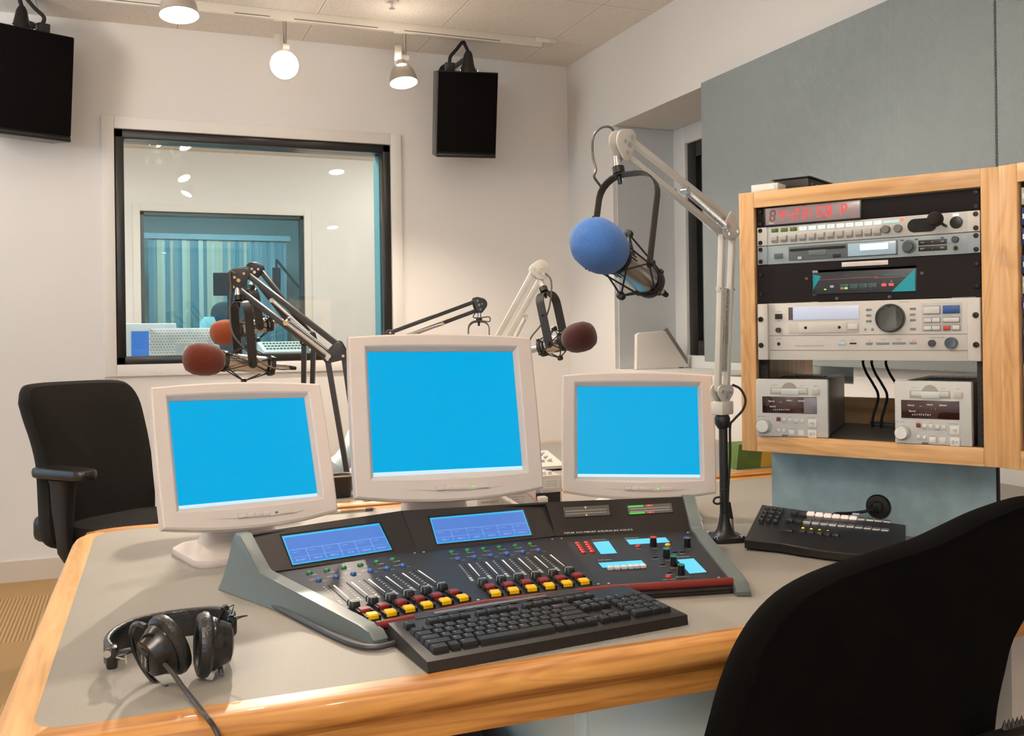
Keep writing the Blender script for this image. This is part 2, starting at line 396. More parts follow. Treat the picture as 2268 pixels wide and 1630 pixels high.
TEAL = mat('teal_lit_jamb', (.13, .42, .50), .5)
b = MB(); b.box((WX1-t+.003, YB+.152, 1.68), (.008, .13, 1.13)); b.build('jamb_liner', TEAL, w1, world=True)
# ---------------- second studio
YF = 8.93; SW = mat('next_studio_wall_paint', (.83, .81, .785), .8, spec=.2)
X0, X1, Z0, Z1 = .0976, 1.4995, 1.0, 2.302
walls('wall_next_studio', [(-2.4, X0, YF, YF+.2, 0, ZC), (X1, 4.2, YF, YF+.2, 0, ZC), (X0, X1, YF, YF+.2, 0, Z0), (X0, X1, YF, YF+.2, Z1, ZC),
    (-2.5, -2.4, 5.6, 9.1, 0, ZC), (4.2, 4.3, 5.6, 9.1, 0, ZC), (2.95, 4.2, 5.5, 5.6, 0, ZC)], SW)
walls('ceiling_next_studio', [(-2.5, 4.3, 5.6, 9.1, ZC, ZC+.1)], CEIL)
walls('floor_next_studio', [(-2.5, 4.3, 5.6, 9.1, -.1, 0)], CARPET)
w4 = struct(thing('window_4', 'far window with teal glass', 'window', T(.8, YF, Z0))); del w4['category']
b = MB(); o = .062
for (x0, x1, z0, z1) in ((X0-o, X0, Z0-o, Z1+o), (X1, X1+o, Z0-o, Z1+o), (X0, X1, Z0-o, Z0), (X0, X1, Z1, Z1+o)):
    b.box(((x0+x1)/2, YF-.008, (z0+z1)/2), (x1-x0, .018, z1-z0), bev=.003)
b.build('casing', mat('cream_trim', (.82, .80, .74), .6), w4, world=True)
b = MB()
for (x0, x1, z0, z1) in ((X0, X0+.03, Z0, Z1), (X1-.03, X1, Z0, Z1), (X0, X1, Z0, Z0+.03), (X0, X1, Z1-.03, Z1)):
    b.box(((x0+x1)/2, YF+.08, (z0+z1)/2), (x1-x0, .12, z1-z0))
b.build('frame', mat('dark_teal_frame', (.02, .06, .075), .4), w4, world=True)
b = MB(); b.box((.8, YF+.06, 1.65), (X1-X0-.02, .008, Z1-Z0-.02)); b.build('glass_pane', glass('teal_window_glass', (.40, .655, .77), .8), w4, world=True)
# ---------------- third studio behind the teal glass
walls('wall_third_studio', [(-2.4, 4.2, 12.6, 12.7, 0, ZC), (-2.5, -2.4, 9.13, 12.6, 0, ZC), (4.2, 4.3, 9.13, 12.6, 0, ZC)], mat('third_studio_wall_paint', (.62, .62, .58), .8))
walls('floor_third_studio', [(-2.5, 4.3, 9.1, 12.7, -.1, 0)], CARPET)
walls('ceiling_third_studio', [(-2.5, 4.3, 9.1, 12.7, ZC, ZC+.1)], SW)
vb = thing('vertical_blind', 'tan vertical blind hanging behind the far teal window', 'blind', T(.85, 11.4, .4))
SL = [mat('blind_tan', (.92, .62, .42), .8), mat('blind_grey', (.22, .32, .34), .8), mat('blind_pale_tan', (.95, .72, .54), .8), mat('blind_olive', (.34, .40, .38), .8)]
for k in range(3):
    pass
b = MB()
pat = [1, 3, 0, 2, 1, 0, 3, 1, 2, 0, 1, 1, 2, 1, 0, 2, 0, 0, 3, 0, 3, 1, 3, 0, 3, 1, 3, 3, 1, 1, 3, 1, 1, 3]
for i, p_ in enumerate(pat):
    b.box((-.62+i*.044, 0, .95), (.05, .003, 1.9), T(0, 0, 0) @ T(0, .012*(i % 2), 0), mi=p_)
b.build('slats', SL, vb)
b = MB(); b.box((.1, 0, 1.93), (1.6, .06, .06)); b.build('head_rail', mat('blind_rail', (.4, .42, .4), .5), vb)

# ================================================================ acoustic panels
m, nt, bs = shell('woven_grey_fabric'); tc = N(nt, 'TexCoord'); sp = N(nt, 'SeparateXYZ'); nt.links.new(tc.outputs['Object'], sp.inputs[0])
a_ = math_(nt, 'SINE', math_(nt, 'MULTIPLY', math_(nt, 'ADD', sp.outputs[1], math_(nt, 'MULTIPLY', sp.outputs[2], .35)), 900.)); c_ = math_(nt, 'SINE', math_(nt, 'MULTIPLY', sp.outputs[2], 900.))
pr = math_(nt, 'MULTIPLY', a_, c_)
nt.links.new(ramp(nt, math_(nt, 'MULTIPLY_ADD', pr, .5, .5), [(.1, (130, 139, 142)), (.5, (151, 160, 163)), (.9, (169, 177, 179))]), bs.inputs['Base Color'])
bs.inputs['Roughness'].default_value = .95; bs.inputs['Specular IOR Level'].default_value = .15
bp = N(nt, 'Bump'); bp.inputs['Strength'].default_value = .6; bp.inputs['Distance'].default_value = .002; nt.links.new(pr, bp.inputs['Height']); nt.links.new(bp.outputs[0], bs.inputs['Normal'])
AF = m
b = MB(); b.box((2.497, 3.018, 1.708), (.05, 1.63, 1.29), bev=.006)
tag(b.build('acoustic_panel', AF), 'wide grey woven acoustic panel on right wall covering part of the window recess', 'acoustic panel')
b = MB(); b.box((2.497, 1.4, 1.708), (.05, 1.594, 1.29), bev=.006)
tag(b.build('acoustic_panel', AF), 'grey woven acoustic panel cut off by right picture edge, past the seam', 'acoustic panel')

# ================================================================ track lights
TRK = mat('track_white_enamel', (.70, .65, .58), .4)
t = thing('track_rail', 'white lighting track along the ceiling near the back wall', 'lighting track', T(.7, 4.93, ZC))
b = MB(); b.box((-.05, 0, -.025), (3.0, .036, .05), bev=.003); b.build('rail', TRK, t)
b = MB(); b.box((1.47, .01, -.012), (.12, .07, .024), bev=.003); b.build('end_feed', TRK, t)
b = MB()
for x in (-.32, .12, .38, .72, 1.1): b.box((x, .019, -.004), (.03, .006, .006))
b.build('mounting_clip', mat('clip_grey', (.2, .18, .16), .5), t)
b = MB()
for x0, x1 in ((-1.4, -.52), (-.20, -.03), (.09, .52), (.66, 1.2)): b.box(((x0+x1)/2, -.0182, -.040), (x1-x0, .001, .004))
b.build('conductor_slot', mat('slot_shadow_grey', (.12, .11, .1), .6), t)
t = thing('track_rail', 'second lighting track running out of frame overhead', 'lighting track', T(.47, 2.0, ZC))
b = MB(); b.box((0, 0, -.025), (.036, 3.4, .05), bev=.003); b.build('rail', TRK, t)
NOZ = mat('brushed_aluminium_shade', (.50, .47, .43), .35, .9)
def track_head(px_stem, lens_c, aim, label, power, deg, r=.052, blend=.6, spill=0.):
    c = Vector(lens_c); d = Vector(aim).normalized(); back = c-d*.105
    top = Vector((px_stem[0], px_stem[1], ZC-.05))
    t = thing('track_spotlight', label, 'spotlight', T(top), 'track spotlights')
    b = MB(); b.box(top+Vector((0, 0, .003)), (.11, .03, .012), bev=.002); b.build('track_adapter', TRK, t, world=True)
    kn = Vector((top.x, top.y, max(back.z+.055, top.z-.12)))
    b = MB(); b.cyl(top, kn, .009); b.build('stem', mat('stem_nickel', (.45, .41, .36), .3, .9), t, world=True)
    b = MB()
    b.cyl(kn+Vector((-.02, 0, -.008)), kn+Vector((.02, 0, -.008)), .017)
    Z = zframe((kn+Vector((-.026, .0, -.012))+back)/2+Vector((-.004, 0, 0)), back-kn-Vector((0, 0, .02)))
    b.bar(kn+Vector((-.034, 0, .035)), back+Vector((-.016, 0, -.008)), .036, .042, bev=.005)
    b.build('transformer_arm', TRK, t, world=True)
    Z = zframe(back, d)
    b = MB(); b.lathe([(.0, -.012), (.022, -.012), (.024, .012), (r*.62, .022), (r*.84, .048), (r*.96, .078), (r, .103), (r+.002, .106), (r-.001, .107), (r-.003, .1), (.02, .03)], Z, 28)
    b.build('shade', NOZ, t, world=True)
    b = MB(); b.lathe([(0, .094), (r*.6, .097), (r-.004, .1005), (r-.004, .1015), (r*.6, .1), (0, .0985)], Z, 28); b.build('lamp_lens', LENS, t, world=True)
    pl = bpy.data.lights.new('lamp_back_spill', 'POINT'); pl.energy = spill; pl.color = WARM; pl.shadow_soft_size = .05
    po = bpy.data.objects.new('lamp_back_spill', pl); COL.objects.link(po); po.location = back-d*.045+Vector((0, 0, .012)) if spill else (0, 0, -5)
    if not spill: bpy.data.objects.remove(po)
    s = spot_light('spotlight_beam', c+d*.012, c+d, power, WARM, deg, blend, .035)
    return t
_c = at(397, 33, D=3.6)
track_head((_c.x+.03, _c.y+.01), _c, (.04, -.16, -1), 'leftmost ceiling spotlight, half cut off by the top picture edge', 13, 110, r=.072, spill=1.5)
track_head((.745, 4.93), at(630, 144, D=4.6), (-.12, -1, -.42), 'middle ceiling spotlight whose round glowing face points towards the viewer', 215, 80, r=.068, spill=1.5)
track_head((1.365, 4.93), at(894, 183, D=4.82), (.06, -.22, -1), 'right ceiling spotlight aimed down, just left of the black loudspeaker', 100, 124, r=.070, spill=1.5)
for x, y, z, dx, dy, pw, lb in ((.42, 3.26, 2.65, .5, .45, 14, 'nearest the back wall'), (.38, 2.86, 2.65, .6, -.4, 75, 'second from the back wall'), (.48, 1.68, 2.65, .4, .5, 25, 'third from the back wall'), (.54, .9, 2.62, -.5, .3, 25, 'farthest from the back wall')):
    track_head((.47, y), (x, y, z), (dx, dy, -1), 'spotlight on the second overhead track, '+lb, pw, 100, r=.06)
for x, y, z, lb in ((1.72, 2.45, 2.645, 'nearer the desk'), (2.30, -.70, 2.505, 'behind the viewer')):
    track_head((x+.02, y), (x, y, z), (.02, .25, -1), 'lone ceiling spotlight overhead at right, '+lb, 8, 100, r=.07)
# sprinkler
t = thing('ceiling_sprinkler', 'small chrome sprinkler head in the ceiling at top centre', 'sprinkler', T(at(868, 2, z=ZC)))
b = MB(); b.lathe([(0, 0), (.035, 0), (.033, -.008), (.012, -.012), (0, -.012)], None, 20); b.build('escutcheon', TRK, t)
b = MB(); b.cyl((0, 0, -.01), (0, 0, -.035), .007); b.lathe([(0, -.035), (.016, -.036), (.016, -.038), (0, -.039)], None, 12); b.build('nozzle', CHROME, t)

# ================================================================ loudspeakers
def speaker(pos, yaw, tilt, w, h, d, label, side):
    M = T(pos) @ RZ(yaw) @ RX(tilt)
    t = thing('loudspeaker', label, 'loudspeaker', M, 'wall loudspeakers')
    b = MB(); b.box((0, d/2+.012, 0), (w, d, h), bev=.004); b.build('cabinet', mat('black_speaker_cabinet', (.010, .009, .008), .28, spec=.4), t)
    b = MB(); b.box((0, .006, .012), (w-.006, .012, h-.035), bev=.003); b.build('grille', mat('black_grille_cloth', (.004, .003, .003), .9, spec=.1), t)
    b = MB(); b.box((0, .007, -h/2+.011), (w-.004, .012, .02), bev=.002); b.build('lower_trim', mat('black_gloss_trim', (.012, .010, .009), .3), t)
    b = MB(); b.lathe([(.0, h/2), (.048, h/2), (.046, h/2+.012), (.036, h/2+.03), (.024, h/2+.09), (.014, h/2+.11), (0, h/2+.112)], T(side*.01, d*.45, 0), 16)
    Mi = M.inverted(); a0 = Vector((side*.01, d*.45, h/2+.08)); wp = M @ a0
    wall = Vector((wp.x, YB, wp.z+.01)); b.cyl(a0, Mi @ wall, .014); Z = zframe(Mi @ (wall-Vector((0, .014, 0))), (Mi.to_3x3() @ Vector((0, 1, 0)))); b.lathe([(0, 0), (.05, 0), (.05, .014), (0, .014)], Z, 16)
    b.build('wall_bracket', BLK, t)
    b = MB()
    for x in (-.045, .052): b.cyl((side*.01+x, d*.36, h/2), (side*.01+x, d*.36, h/2+.012), .008)
    b.build('bolt', CHROME, t)
    b = MB(); b.box((-side*.085-.01, d*.3, h/2+.022), (.052, .05, .044), bev=.004); b.build('plug', BLK, t)
    p0 = Vector((-side*.085-.012, d*.3, h/2+.04))
    b = MB(); b.tube(smooth([p0, p0+Vector((.005, 0, .035)), p0+Vector((side*.035, .01, .07)), p0+Vector((side*.075, .03, .115)), p0+Vector((side*.09, .04, .10)), a0+Vector((0, -.005, .02)), a0]), .0095, 8); b.build('cable', RUB, t)
    return t
speaker((1.735, 5.0, 2.402), math.radians(-10), math.radians(14), .332, .462, .20, 'black loudspeaker right of the studio window near the room corner', 1)
speaker((-.42, 5.02, 2.405), math.radians(24), math.radians(7), .40, .50, .22, 'black loudspeaker at upper left, cut off by left picture edge', -1)
# ================================================================ the main desk
DZ = .735
desk = thing('studio_desk', 'grey laminate studio desk with thick oak edge carrying the mixing console', 'desk', T(.9, 1.9, 0))
def rounded_poly(pts, rs, n=8):
    out = []; k = len(pts)
    for i in range(k):
        p0, p1, p2 = Vector(pts[i-1]), Vector(pts[i]), Vector(pts[(i+1) % k]); r = rs[i]
        d0 = (p0-p1).normalized(); d2 = (p2-p1).normalized()
        a = p1+d0*r; c = p1+d2*r
        for j in range(n+1):
            t = j/n; out.append(((1-t)**2*a + 2*t*(1-t)*p1 + t*t*c))
    return out
inner = rounded_poly([(-.118, 1.302), (2.44, 1.302), (2.44, 2.572), (-.082, 2.575)], [.05, .02, .02, .09])
b = MB(); b.prism([(p.x, p.y) for p in inner], .03, T(0, 0, DZ-.03)); b.build('worktop', LAMI, desk, world=True)
def edge_band(poly, prof, b, i0, i1):
    n = len(poly); loops = []
    for i in range(i0, i1+1):
        p = poly[i % n]; d1 = (p-poly[(i-1) % n]); d2 = (poly[(i+1) % n]-p)
        d1 = d1.normalized() if d1.length > 1e-7 else d2.normalized(); d2 = d2.normalized() if d2.length > 1e-7 else d1
        nn = Vector((d1.y+d2.y, -d1.x-d2.x)).normalized()
        loops.append([(p.x+nn.x*o, p.y+nn.y*o, z) for o, z in prof])
    b.loft(loops)
BUL = [(0, .7352), (.028, .7352), (.042, .732), (.050, .724), (.052, .713), (.048, .703), (.038, .695), (.034, .690), (.034, .657), (.0, .657)]
LFT = [(0, .7352), (.030, .7352), (.040, .732), (.046, .724), (.046, .712), (.040, .702), (.0, .70)]
n9 = 9
bf = MB(); edge_band(inner, BUL, bf, 5, n9+4); bf.build('front_edge', EDGEX, desk, world=True)
bb = MB(); edge_band(inner, [(o*1.5 if o < .05 else o*1.4, z) for o, z in LFT], bb, 2*n9+4, 3*n9+4); bb.build('back_edge', EDGEX, desk, world=True)
bl = MB(); edge_band(inner, LFT, bl, 3*n9+4, 4*n9+5); bl.build('left_edge', EDGEY, desk, world=True)
b = MB()
for x, y in ((.02, 2.35), (.02, 1.5)): b.box((x, y, .35), (.05, .05, .70))
b.build('leg', BLKM, desk, world=True)
b = MB(); b.box((1.0, 2.5, .38), (1.95, .02, .64)); b.build('modesty_panel', mat('dark_brown_panel', (.03, .022, .017), .6), desk, world=True)
# pedestal with pale front
PED = mat('pale_blue_grey_laminate', (.68, .82, .86), .5)
t = thing('drawer_pedestal', 'pale grey drawer pedestal standing under the desk front beside the black chair', 'pedestal', T(.95, 1.6, 0))
b = MB(); b.box((.945, 1.62, .325), (.622, .52, .645), bev=.003); b.build('carcass', PED, t, world=True)
b = MB(); b.box((.945+.009, 1.353, .32), (.60, .012, .61), bev=.002); b.build('drawer_front', PED, t, world=True)
t = thing('drawer_pedestal', 'pedestal under the right desk end, seen past the black chair at the picture edge', 'pedestal', T(1.9, 1.6, 0))
b = MB(); b.box((1.9, 1.62, .325), (.7, .52, .645), bev=.003); b.build('carcass', mat('light_brown_laminate', (.55, .50, .46), .5), t, world=True)
# things under the desk
t = thing('computer_tower', 'dark computer tower in the shade under the desk', 'computer', T(.5, 1.75, 0))
b = MB(); b.box((.525, 1.7, .25), (.10, .42, .5), bev=.006); b.build('case', BLK, t, world=True)
b = MB(); b.box((.525, 1.486, .3), (.07, .012, .3), bev=.002); b.build('front_panel', DKBAR, t, world=True)
b = MB(); b.tube(smooth([(.40, 1.5, .01), (.41, 1.45, .3), (.43, 1.5, .55), (.46, 1.6, .66), (.47, 1.7, .70)]), .007); tag(b.build('cable', CABLE), 'dark cable hanging under the desk front', 'cable')
b = MB(); b.tube(smooth([(.47, 1.48, .01), (.452, 1.47, .4), (.455, 1.46, .6), (.46, 1.6, .70)]), .005)
b.cyl((.4535, 1.468, .575), (.4555, 1.458, .615), .009); tag(b.build('cable', WCABLE), 'thin white cable with plug hanging under the desk front', 'cable')

# ================================================================ far guest table
ft = thing('guest_table', 'grey guest table with oak edge joined behind the main desk', 'table', T(1.4, 3.2, 0))
poly = rounded_poly([(.22, 2.735), (2.30, 2.735), (2.30, 3.80), (.22, 3.80)], [.05]*4)
b = MB(); b.prism([(p.x, p.y) for p in poly], .03, T(0, 0, DZ-.03)); b.build('tabletop', LAMI, ft, world=True)
b = MB(); edge_band(poly, [(0, .7352), (.05, .7352), (.058, .73), (.058, .71), (.05, .702), (0, .70)], b, 0, 4*n9); b.build('edge_band', EDGEX, ft, world=True)
for x in (.6, 2.0):
    b = MB(); b.lathe([(.28, 0), (.28, .02), (.05, .05), (.04, .70), (.15, .703)], T(x, 3.3, 0), 20); b.build('pedestal_leg', BLKM, ft, world=True)

# ================================================================ monitors
def monitor(pose, sw, sh, label, base_xy, led=False):
    px_, py_, pz_, yaw, tilt, roll = pose
    M = T(px_, py_, pz_) @ RZ(math.radians(yaw)) @ RX(math.radians(tilt)) @ RY(math.radians(roll))
    root = thing('flat_monitor', label, 'monitor', T(base_xy[0], base_xy[1], DZ), 'white flat monitors on the desk')
    ml, mt, mb = (.042, .031, .044) if sw > .32 else (.0375, .0285, .0385)
    n = 12
    def outline(x0, x1, z0, z1, bow, y, r=.008):
        P = []
        def side(a, c, bw, ax):
            for k in range(n):
                t = k/n; q = (a[0]+(c[0]-a[0])*t, a[1]+(c[1]-a[1])*t); s_ = 4*t*(1-t)*bw
                P.append((q[0]+s_*ax[0], y, q[1]+s_*ax[1]))
        side((x0, z1), (x1, z1), bow*.85, (0, 1)); side((x1, z1), (x1, z0), bow*.25, (1, 0)); side((x1, z0), (x0, z0), bow*1.7, (0, -1)); side((x0, z0), (x0, z1), bow*.25, (-1, 0))
        return P
    X, Zt, Zb = sw/2, sh/2, -sh/2
    loops = [outline(-X, X, Zb, Zt, 0, .004), outline(-X, X, Zb, Zt, 0, .0), outline(-X-.006, X+.006, Zb-.006, Zt+.008, .002, -.0105), outline(-X-.009, X+.009, Zb-.009, Zt+.011, .003, -.0125),
             outline(-X-ml+.004, X+ml-.004, Zb-mb+.004, Zt+mt-.004, .009, -.0125), outline(-X-ml+.0008, X+ml-.0008, Zb-mb+.0008, Zt+mt-.0008, .010, -.0105), outline(-X-ml, X+ml, Zb-mb, Zt+mt, .010, -.004), outline(-X-ml, X+ml, Zb-mb, Zt+mt, .010, .012)]
    b = MB(); b.loft(loops, M, caps=(False, False)); bez = b.build('bezel', BEIGE, root, world=True, ang=14)
    b = MB(); b.loft([outline(-X-ml+.002, X+ml-.002, Zb-mb+.002, Zt+mt-.002, .010, .0121), outline(-X-ml+.004, X+ml-.004, Zb-mb+.004, Zt+mt-.004, .010, .03), outline(-X*.75, X*.75, Zb*.7, Zt*.7, .004, .05)], M); b.build('back_cover', BEIGE, root, world=True)
    b = MB(); b.box((0, .006, 0), (sw, .006, sh), M); scr = b.build('screen', SCREEN, root, world=True)
    hb = sh*.032
    b = MB(); b.box((0, .0028, -sh/2+hb/2), (sw, .0006, hb), M); b.build('taskbar', SCRBAR, scr, world=True)
    zb = -sh/2-mb*.74; yb = -.0128
    b = MB(); b.loft([[(x+.02, yb-.002*w_, zb+.006*w_), (x+.02, yb+.001, zb), (x+.02, yb-.002*w_, zb-.006*w_)] for x, w_ in ((-.11, .05), (-.05, .7), (0, 1), (.06, .8), (.095, .05))], M, closed=True)
    b.build('button_swoosh', BEIGE, bez, world=True)
    b = MB(); b.box((-.0018, yb+.0004, zb), (.0712, .004, .0096), M); b.box((.067, yb+.0004, zb), (.0272, .004, .0096), M); b.build('button_gap', mat('bezel_gap_grey', (.34, .31, .29), .6), bez, world=True)
    for k in range(4):
        b = MB(); b.box((-.028+k*.0175, yb-.001, zb), (.0168, .004, .0085), M, bev=.0008); b.build('menu_button', BEIGE, bez, world=True)
    b = MB(); b.box((.067, yb-.001, zb), (.026, .004, .0085), M, bev=.0008); b.build('power_button', BEIGE, bez, world=True)
    b = MB(); b.box((.046, yb-.002, zb), (.005, .003, .003), M); b.build('power_light', mat('green_led', (.1, .6, .1), .4, emit=(150, 220, 60), es=.8) if led else mat('dark_led', (.1, .07, .06), .4), bez, world=True)
    # stand: wide neck and rounded plate foot
    yw = math.radians(yaw)
    Bm = T(base_xy[0], base_xy[1], DZ) @ RZ(yw)
    att = Bm.inverted() @ (M @ Vector((0, .045, -sh*.30)))
    b = MB(); lp = []
    for z, w_, d_, y in ((.012, .20, .10, .02), (.04, .165, .05, .03), (.09, .15, .04, .035), (max(.13, att.z-.03), .14, .035, att.y-.01), (att.z+.02, .12, .03, att.y)):
        lp.append([(p[0], p[1]+y, z) for p in rrect(w_, d_, min(w_, d_)*.4, 4)])
    b.loft(lp, Bm); b.build('neck', BEIGE, root, world=True)
    b = MB(); lp = []
    for z, s_ in ((0, .985), (.006, 1), (.014, .985), (.022, .88), (.028, .6)):
        lp.append([(p[0]*s_, p[1]*s_+.01*(1-s_), z) for p in rrect(.27*sw/.304, .20, .035, 6)])
    b.loft(lp, Bm); b.build('foot', BEIGE, root, world=True)
    return root
monitor((.2289, 2.1455, .9643, 14.8, -19.8, 1.4), .304, .228, 'leftmost white flat monitor with blue screen on the desk', (.228, 2.195))
monitor((.6447, 2.0281, 1.038, -.45, -14.1, 1.1), .338, .270, 'middle white flat monitor, the tallest of the three, with blue screen behind the console', (.655, 2.13), True)
monitor((1.1869, 2.146, .9563, -24.1, -11.9, .73), .304, .228, 'right white flat monitor with blue screen beside the boom arm pole', (1.255, 2.24), True)

# ================================================================ mixing console
con = thing('mixing_console', 'dark three-section mixing console with grey side cheeks, faders and yellow buttons', 'mixing console', T(.66, 1.65, DZ))
ZL, ZFO, ZT = .7555, .783, .843
lip = [at(829, 1384, z=ZL), at(1070, 1335, z=ZL), at(1345, 1302, z=ZL), at(1619, 1285, z=ZL)]
fol = [at(600, 1268, z=ZFO), at(925, 1222, z=ZFO), at(1231, 1187, z=ZFO), at(1531, 1176, z=ZFO)]
top = [at(555, 1181, z=ZT), at(890, 1131, z=ZT), at(1208, 1112, z=ZT), at(1516, 1100, z=ZT)]
mods = []
PANL = mat('console_brown_black_enamel', (.014, .012, .013), .42, spec=.35)
PANB = mat('console_bridge_enamel', (.018, .013, .0115), .5, spec=.3)
for i in range(3):
    lm, fm, tm = (lip[i]+lip[i+1])/2, (fol[i]+fol[i+1])/2, (top[i]+top[i+1])/2
    xd = (lip[i+1]-lip[i]).normalized(); up = (fm-lm); up = (up-xd*up.dot(xd)).normalized(); nn = xd.cross(up)
    bup = (tm-fm); bup = (bup-xd*bup.dot(xd)).normalized(); bn = xd.cross(bup)
    mods.append(dict(o=lm, x=xd, y=up, n=nn, bo=fm, by=bup, bn=bn))
def mp(i, px, py, bridge=False, lift=0):
    m_ = mods[i]; n_ = m_['bn'] if bridge else m_['n']; o_ = (m_['bo'] if bridge else m_['o'])+n_*lift
    return atp(px, py, o_, n_)
def mfr(i, p, bridge=False):
    m_ = mods[i]; return frame(p, m_['x'], m_['by'] if bridge else m_['y'], m_['bn'] if bridge else m_['n'])
c5 = lambda x, y: (480+x/3.658, 1100+y/3.658)
c6 = lambda x, y: (1000+x/3.436, 1080+y/3.4375)
lipx = [(829, 1384), (1070, 1335), (1345, 1302), (1619, 1285)]; folx = [(597, 1267), (925, 1222), (1231, 1187), (1533, 1177)]; topx = [(555, 1181), (890, 1131), (1208, 1112), (1516, 1100)]
panels = []; bridges = []
for i, nm in enumerate(('fader_panel', 'fader_panel', 'monitor_panel')):
    q = [mp(i, *lipx[i]), mp(i, *lipx[i+1]), mp(i, *folx[i+1]), mp(i, *folx[i])]
    dn = Vector((0, 0, -.022))
    b = MB(); b.loft([[p+dn for p in q], q]); panels.append(b.build(nm, PANL, con, world=True))
    q2 = [mp(i, *folx[i], True), mp(i, *folx[i+1], True), mp(i, *topx[i+1], True), mp(i, *topx[i], True)]
    bk = -mods[i]['bn']*.02
    b = MB(); b.loft([[p+bk for p in q2], q2]); bridges.append(b.build('meter_bridge', PANB, con, world=True))
# body underneath
b = MB()
for i in range(3):
    f0 = [Vector((p.x, p.y, 0)) for p in (lip[i], lip[i+1], top[i+1], top[i])]
    bt = [p+Vector((0, 0, DZ+.004)) for p in f0]; f1 = fol[i], fol[i+1]
    tp = [lip[i]-Vector((0, 0, .022)), lip[i+1]-Vector((0, 0, .022)), top[i+1]-Vector((0, -.01, .05)), top[i]-Vector((0, -.01, .05))]
    b.loft([bt, tp])
    b.loft([[Vector((p.x, p.y+.02, DZ+.004)) for p in (top[i], top[i+1])]+[Vector((p.x, p.y+.06, DZ+.004)) for p in (top[i+1], top[i])], [top[i]+Vector((0, 0, -.004)), top[i+1]+Vector((0, 0, -.004)), top[i+1]+Vector((0, .05, -.06)), top[i]+Vector((0, .05, -.06))]])
b.build('base_pan', BLKM, con, world=True)
# red strip and black bumper at the front
b = MB()
for i in range(3):
    a_, c_ = lip[i], lip[i+1]
    d_ = mods[i]['y']*-.006
    b.tube([a_+d_, (a_+c_)/2+d_, c_+d_], .0075, 10)
b.build('red_armrest_strip', RED, con, world=True)
b = MB()
for i in range(3): b.tube([lip[i]+Vector((0, -.004, -.0155)), lip[i+1]+Vector((0, -.004, -.0155))], .0112, 12)
b.build('front_bumper', mat('glossy_dark_bumper', (.015, .011, .010), .15, spec=.6), con, world=True)
# side cheeks: outline in a vertical plane, with rounded edges
CHK = mat('grey_cheek_paint', (.115, .140, .140), .38, spec=.5, noise=.04, nscale=500)
def cheek(pl, pf, pt, out, bulge):
    d = Vector((pf.x-pl.x, pf.y-pl.y, 0)).normalized(); pos = Vector((out[0], out[1], 0)).normalized()
    L = (Vector((pf.x-pl.x, pf.y-pl.y, 0))).length; sT = (Vector((pt.x-pl.x, pt.y-pl.y, 0))).dot(d)
    o = Vector((pl.x, pl.y, 0)); w = .026
    prof = [(-.035, DZ+.001), (-.036, pl.z-.012), (-.024, pl.z-.001), (0, pl.z+.004), (L*.5, (pl.z+pf.z)/2+.005), (L-.004, pf.z+.005), (L+.006, pf.z+.010), (sT-.006, pt.z+.001), (sT+.012, pt.z+.002), (sT+.020, pt.z-.008), (sT+.048, pt.z-.065), (sT+.056, DZ+.02), (sT+.054, DZ+.001)]
    def P(s_, z, k): return o + d*s_ + pos*k + Vector((0, 0, z))
    c_ = (L*.55, DZ+.03)
    def sh(q, a): return (q[0]+(c_[0]-q[0])*a, max(DZ+.001, q[1]+(c_[1]-q[1])*a)) if q[1] > DZ+.005 else q
    b = MB(); loops = []
    for k, a in ((0, 0), (w-.004, 0), (w-.001, .012), (w, .03)):
        lp = []
        for q in prof:
            s_, z = sh(q, a); fl = bulge*max(0, 1-(z-DZ)/.05)**2*max(0, min(1, (s_-L*.4)/.2))
            lp.append(P(s_, z, k+(fl if k > 0 else 0)))
        loops.append(lp)
    b.loft(loops); return b.build('side_cheek', CHK, con, world=True)
cheek(lip[0], fol[0], top[0], (-.94, -.34), .012)
cheek(lip[3], fol[3], top[3], (.94, -.34), .0)
# faders, buttons
BTY = mat('yellow_lit_button', (226, 178, 0), .35, spec=.5); BTR = mat('dark_red_button', (116, 26, 26), .35)
BGR = mat('green_button', (20, 112, 58), .3); BBL = mat('blue_button', (44, 86, 156), .3)
KNB = mat('fader_knob_black', (.010, .010, .010), .35); SLOT = mat('slot_black', (.003, .003, .003), .7)
L5 = dict(slot=[(905, 720), (1050, 695), (1190, 672), (1330, 648), (1465, 622), (1595, 600)], knob=[(1110, 845), (1260, 812), (1407, 788), (1552, 760), (1692, 730), (1822, 703)],
    red=[(1195, 912), (1345, 878), (1490, 848), (1635, 820), (1780, 795), (1920, 768)], yel=[(1258, 955), (1405, 930), (1555, 898), (1700, 868), (1850, 838), (1990, 810)],
    grn=[(752, 610), (892, 588), (1028, 566), (1163, 545), (1296, 523), (1425, 502)], blu=[(826, 665), (967, 640), (1107, 615), (1245, 592), (1380, 573), (1508, 550)])
L6 = dict(slot=[(95, 580), (225, 566), (352, 551), (475, 538), (598, 523), (717, 511)], knob=[(235, 695), (375, 675), (507, 658), (640, 645), (770, 628), (895, 610)],
    red=[(290, 748), (428, 733), (565, 715), (698, 700), (825, 683), (958, 663)], yel=[(332, 795), (470, 775), (606, 757), (742, 740), (877, 722), (1006, 706)],
    grn=[(0, 485), (122, 472), (243, 461), (364, 449), (485, 437), (600, 424)], blu=[(50, 535), (175, 522), (300, 509), (422, 495), (543, 483), (663, 470)])
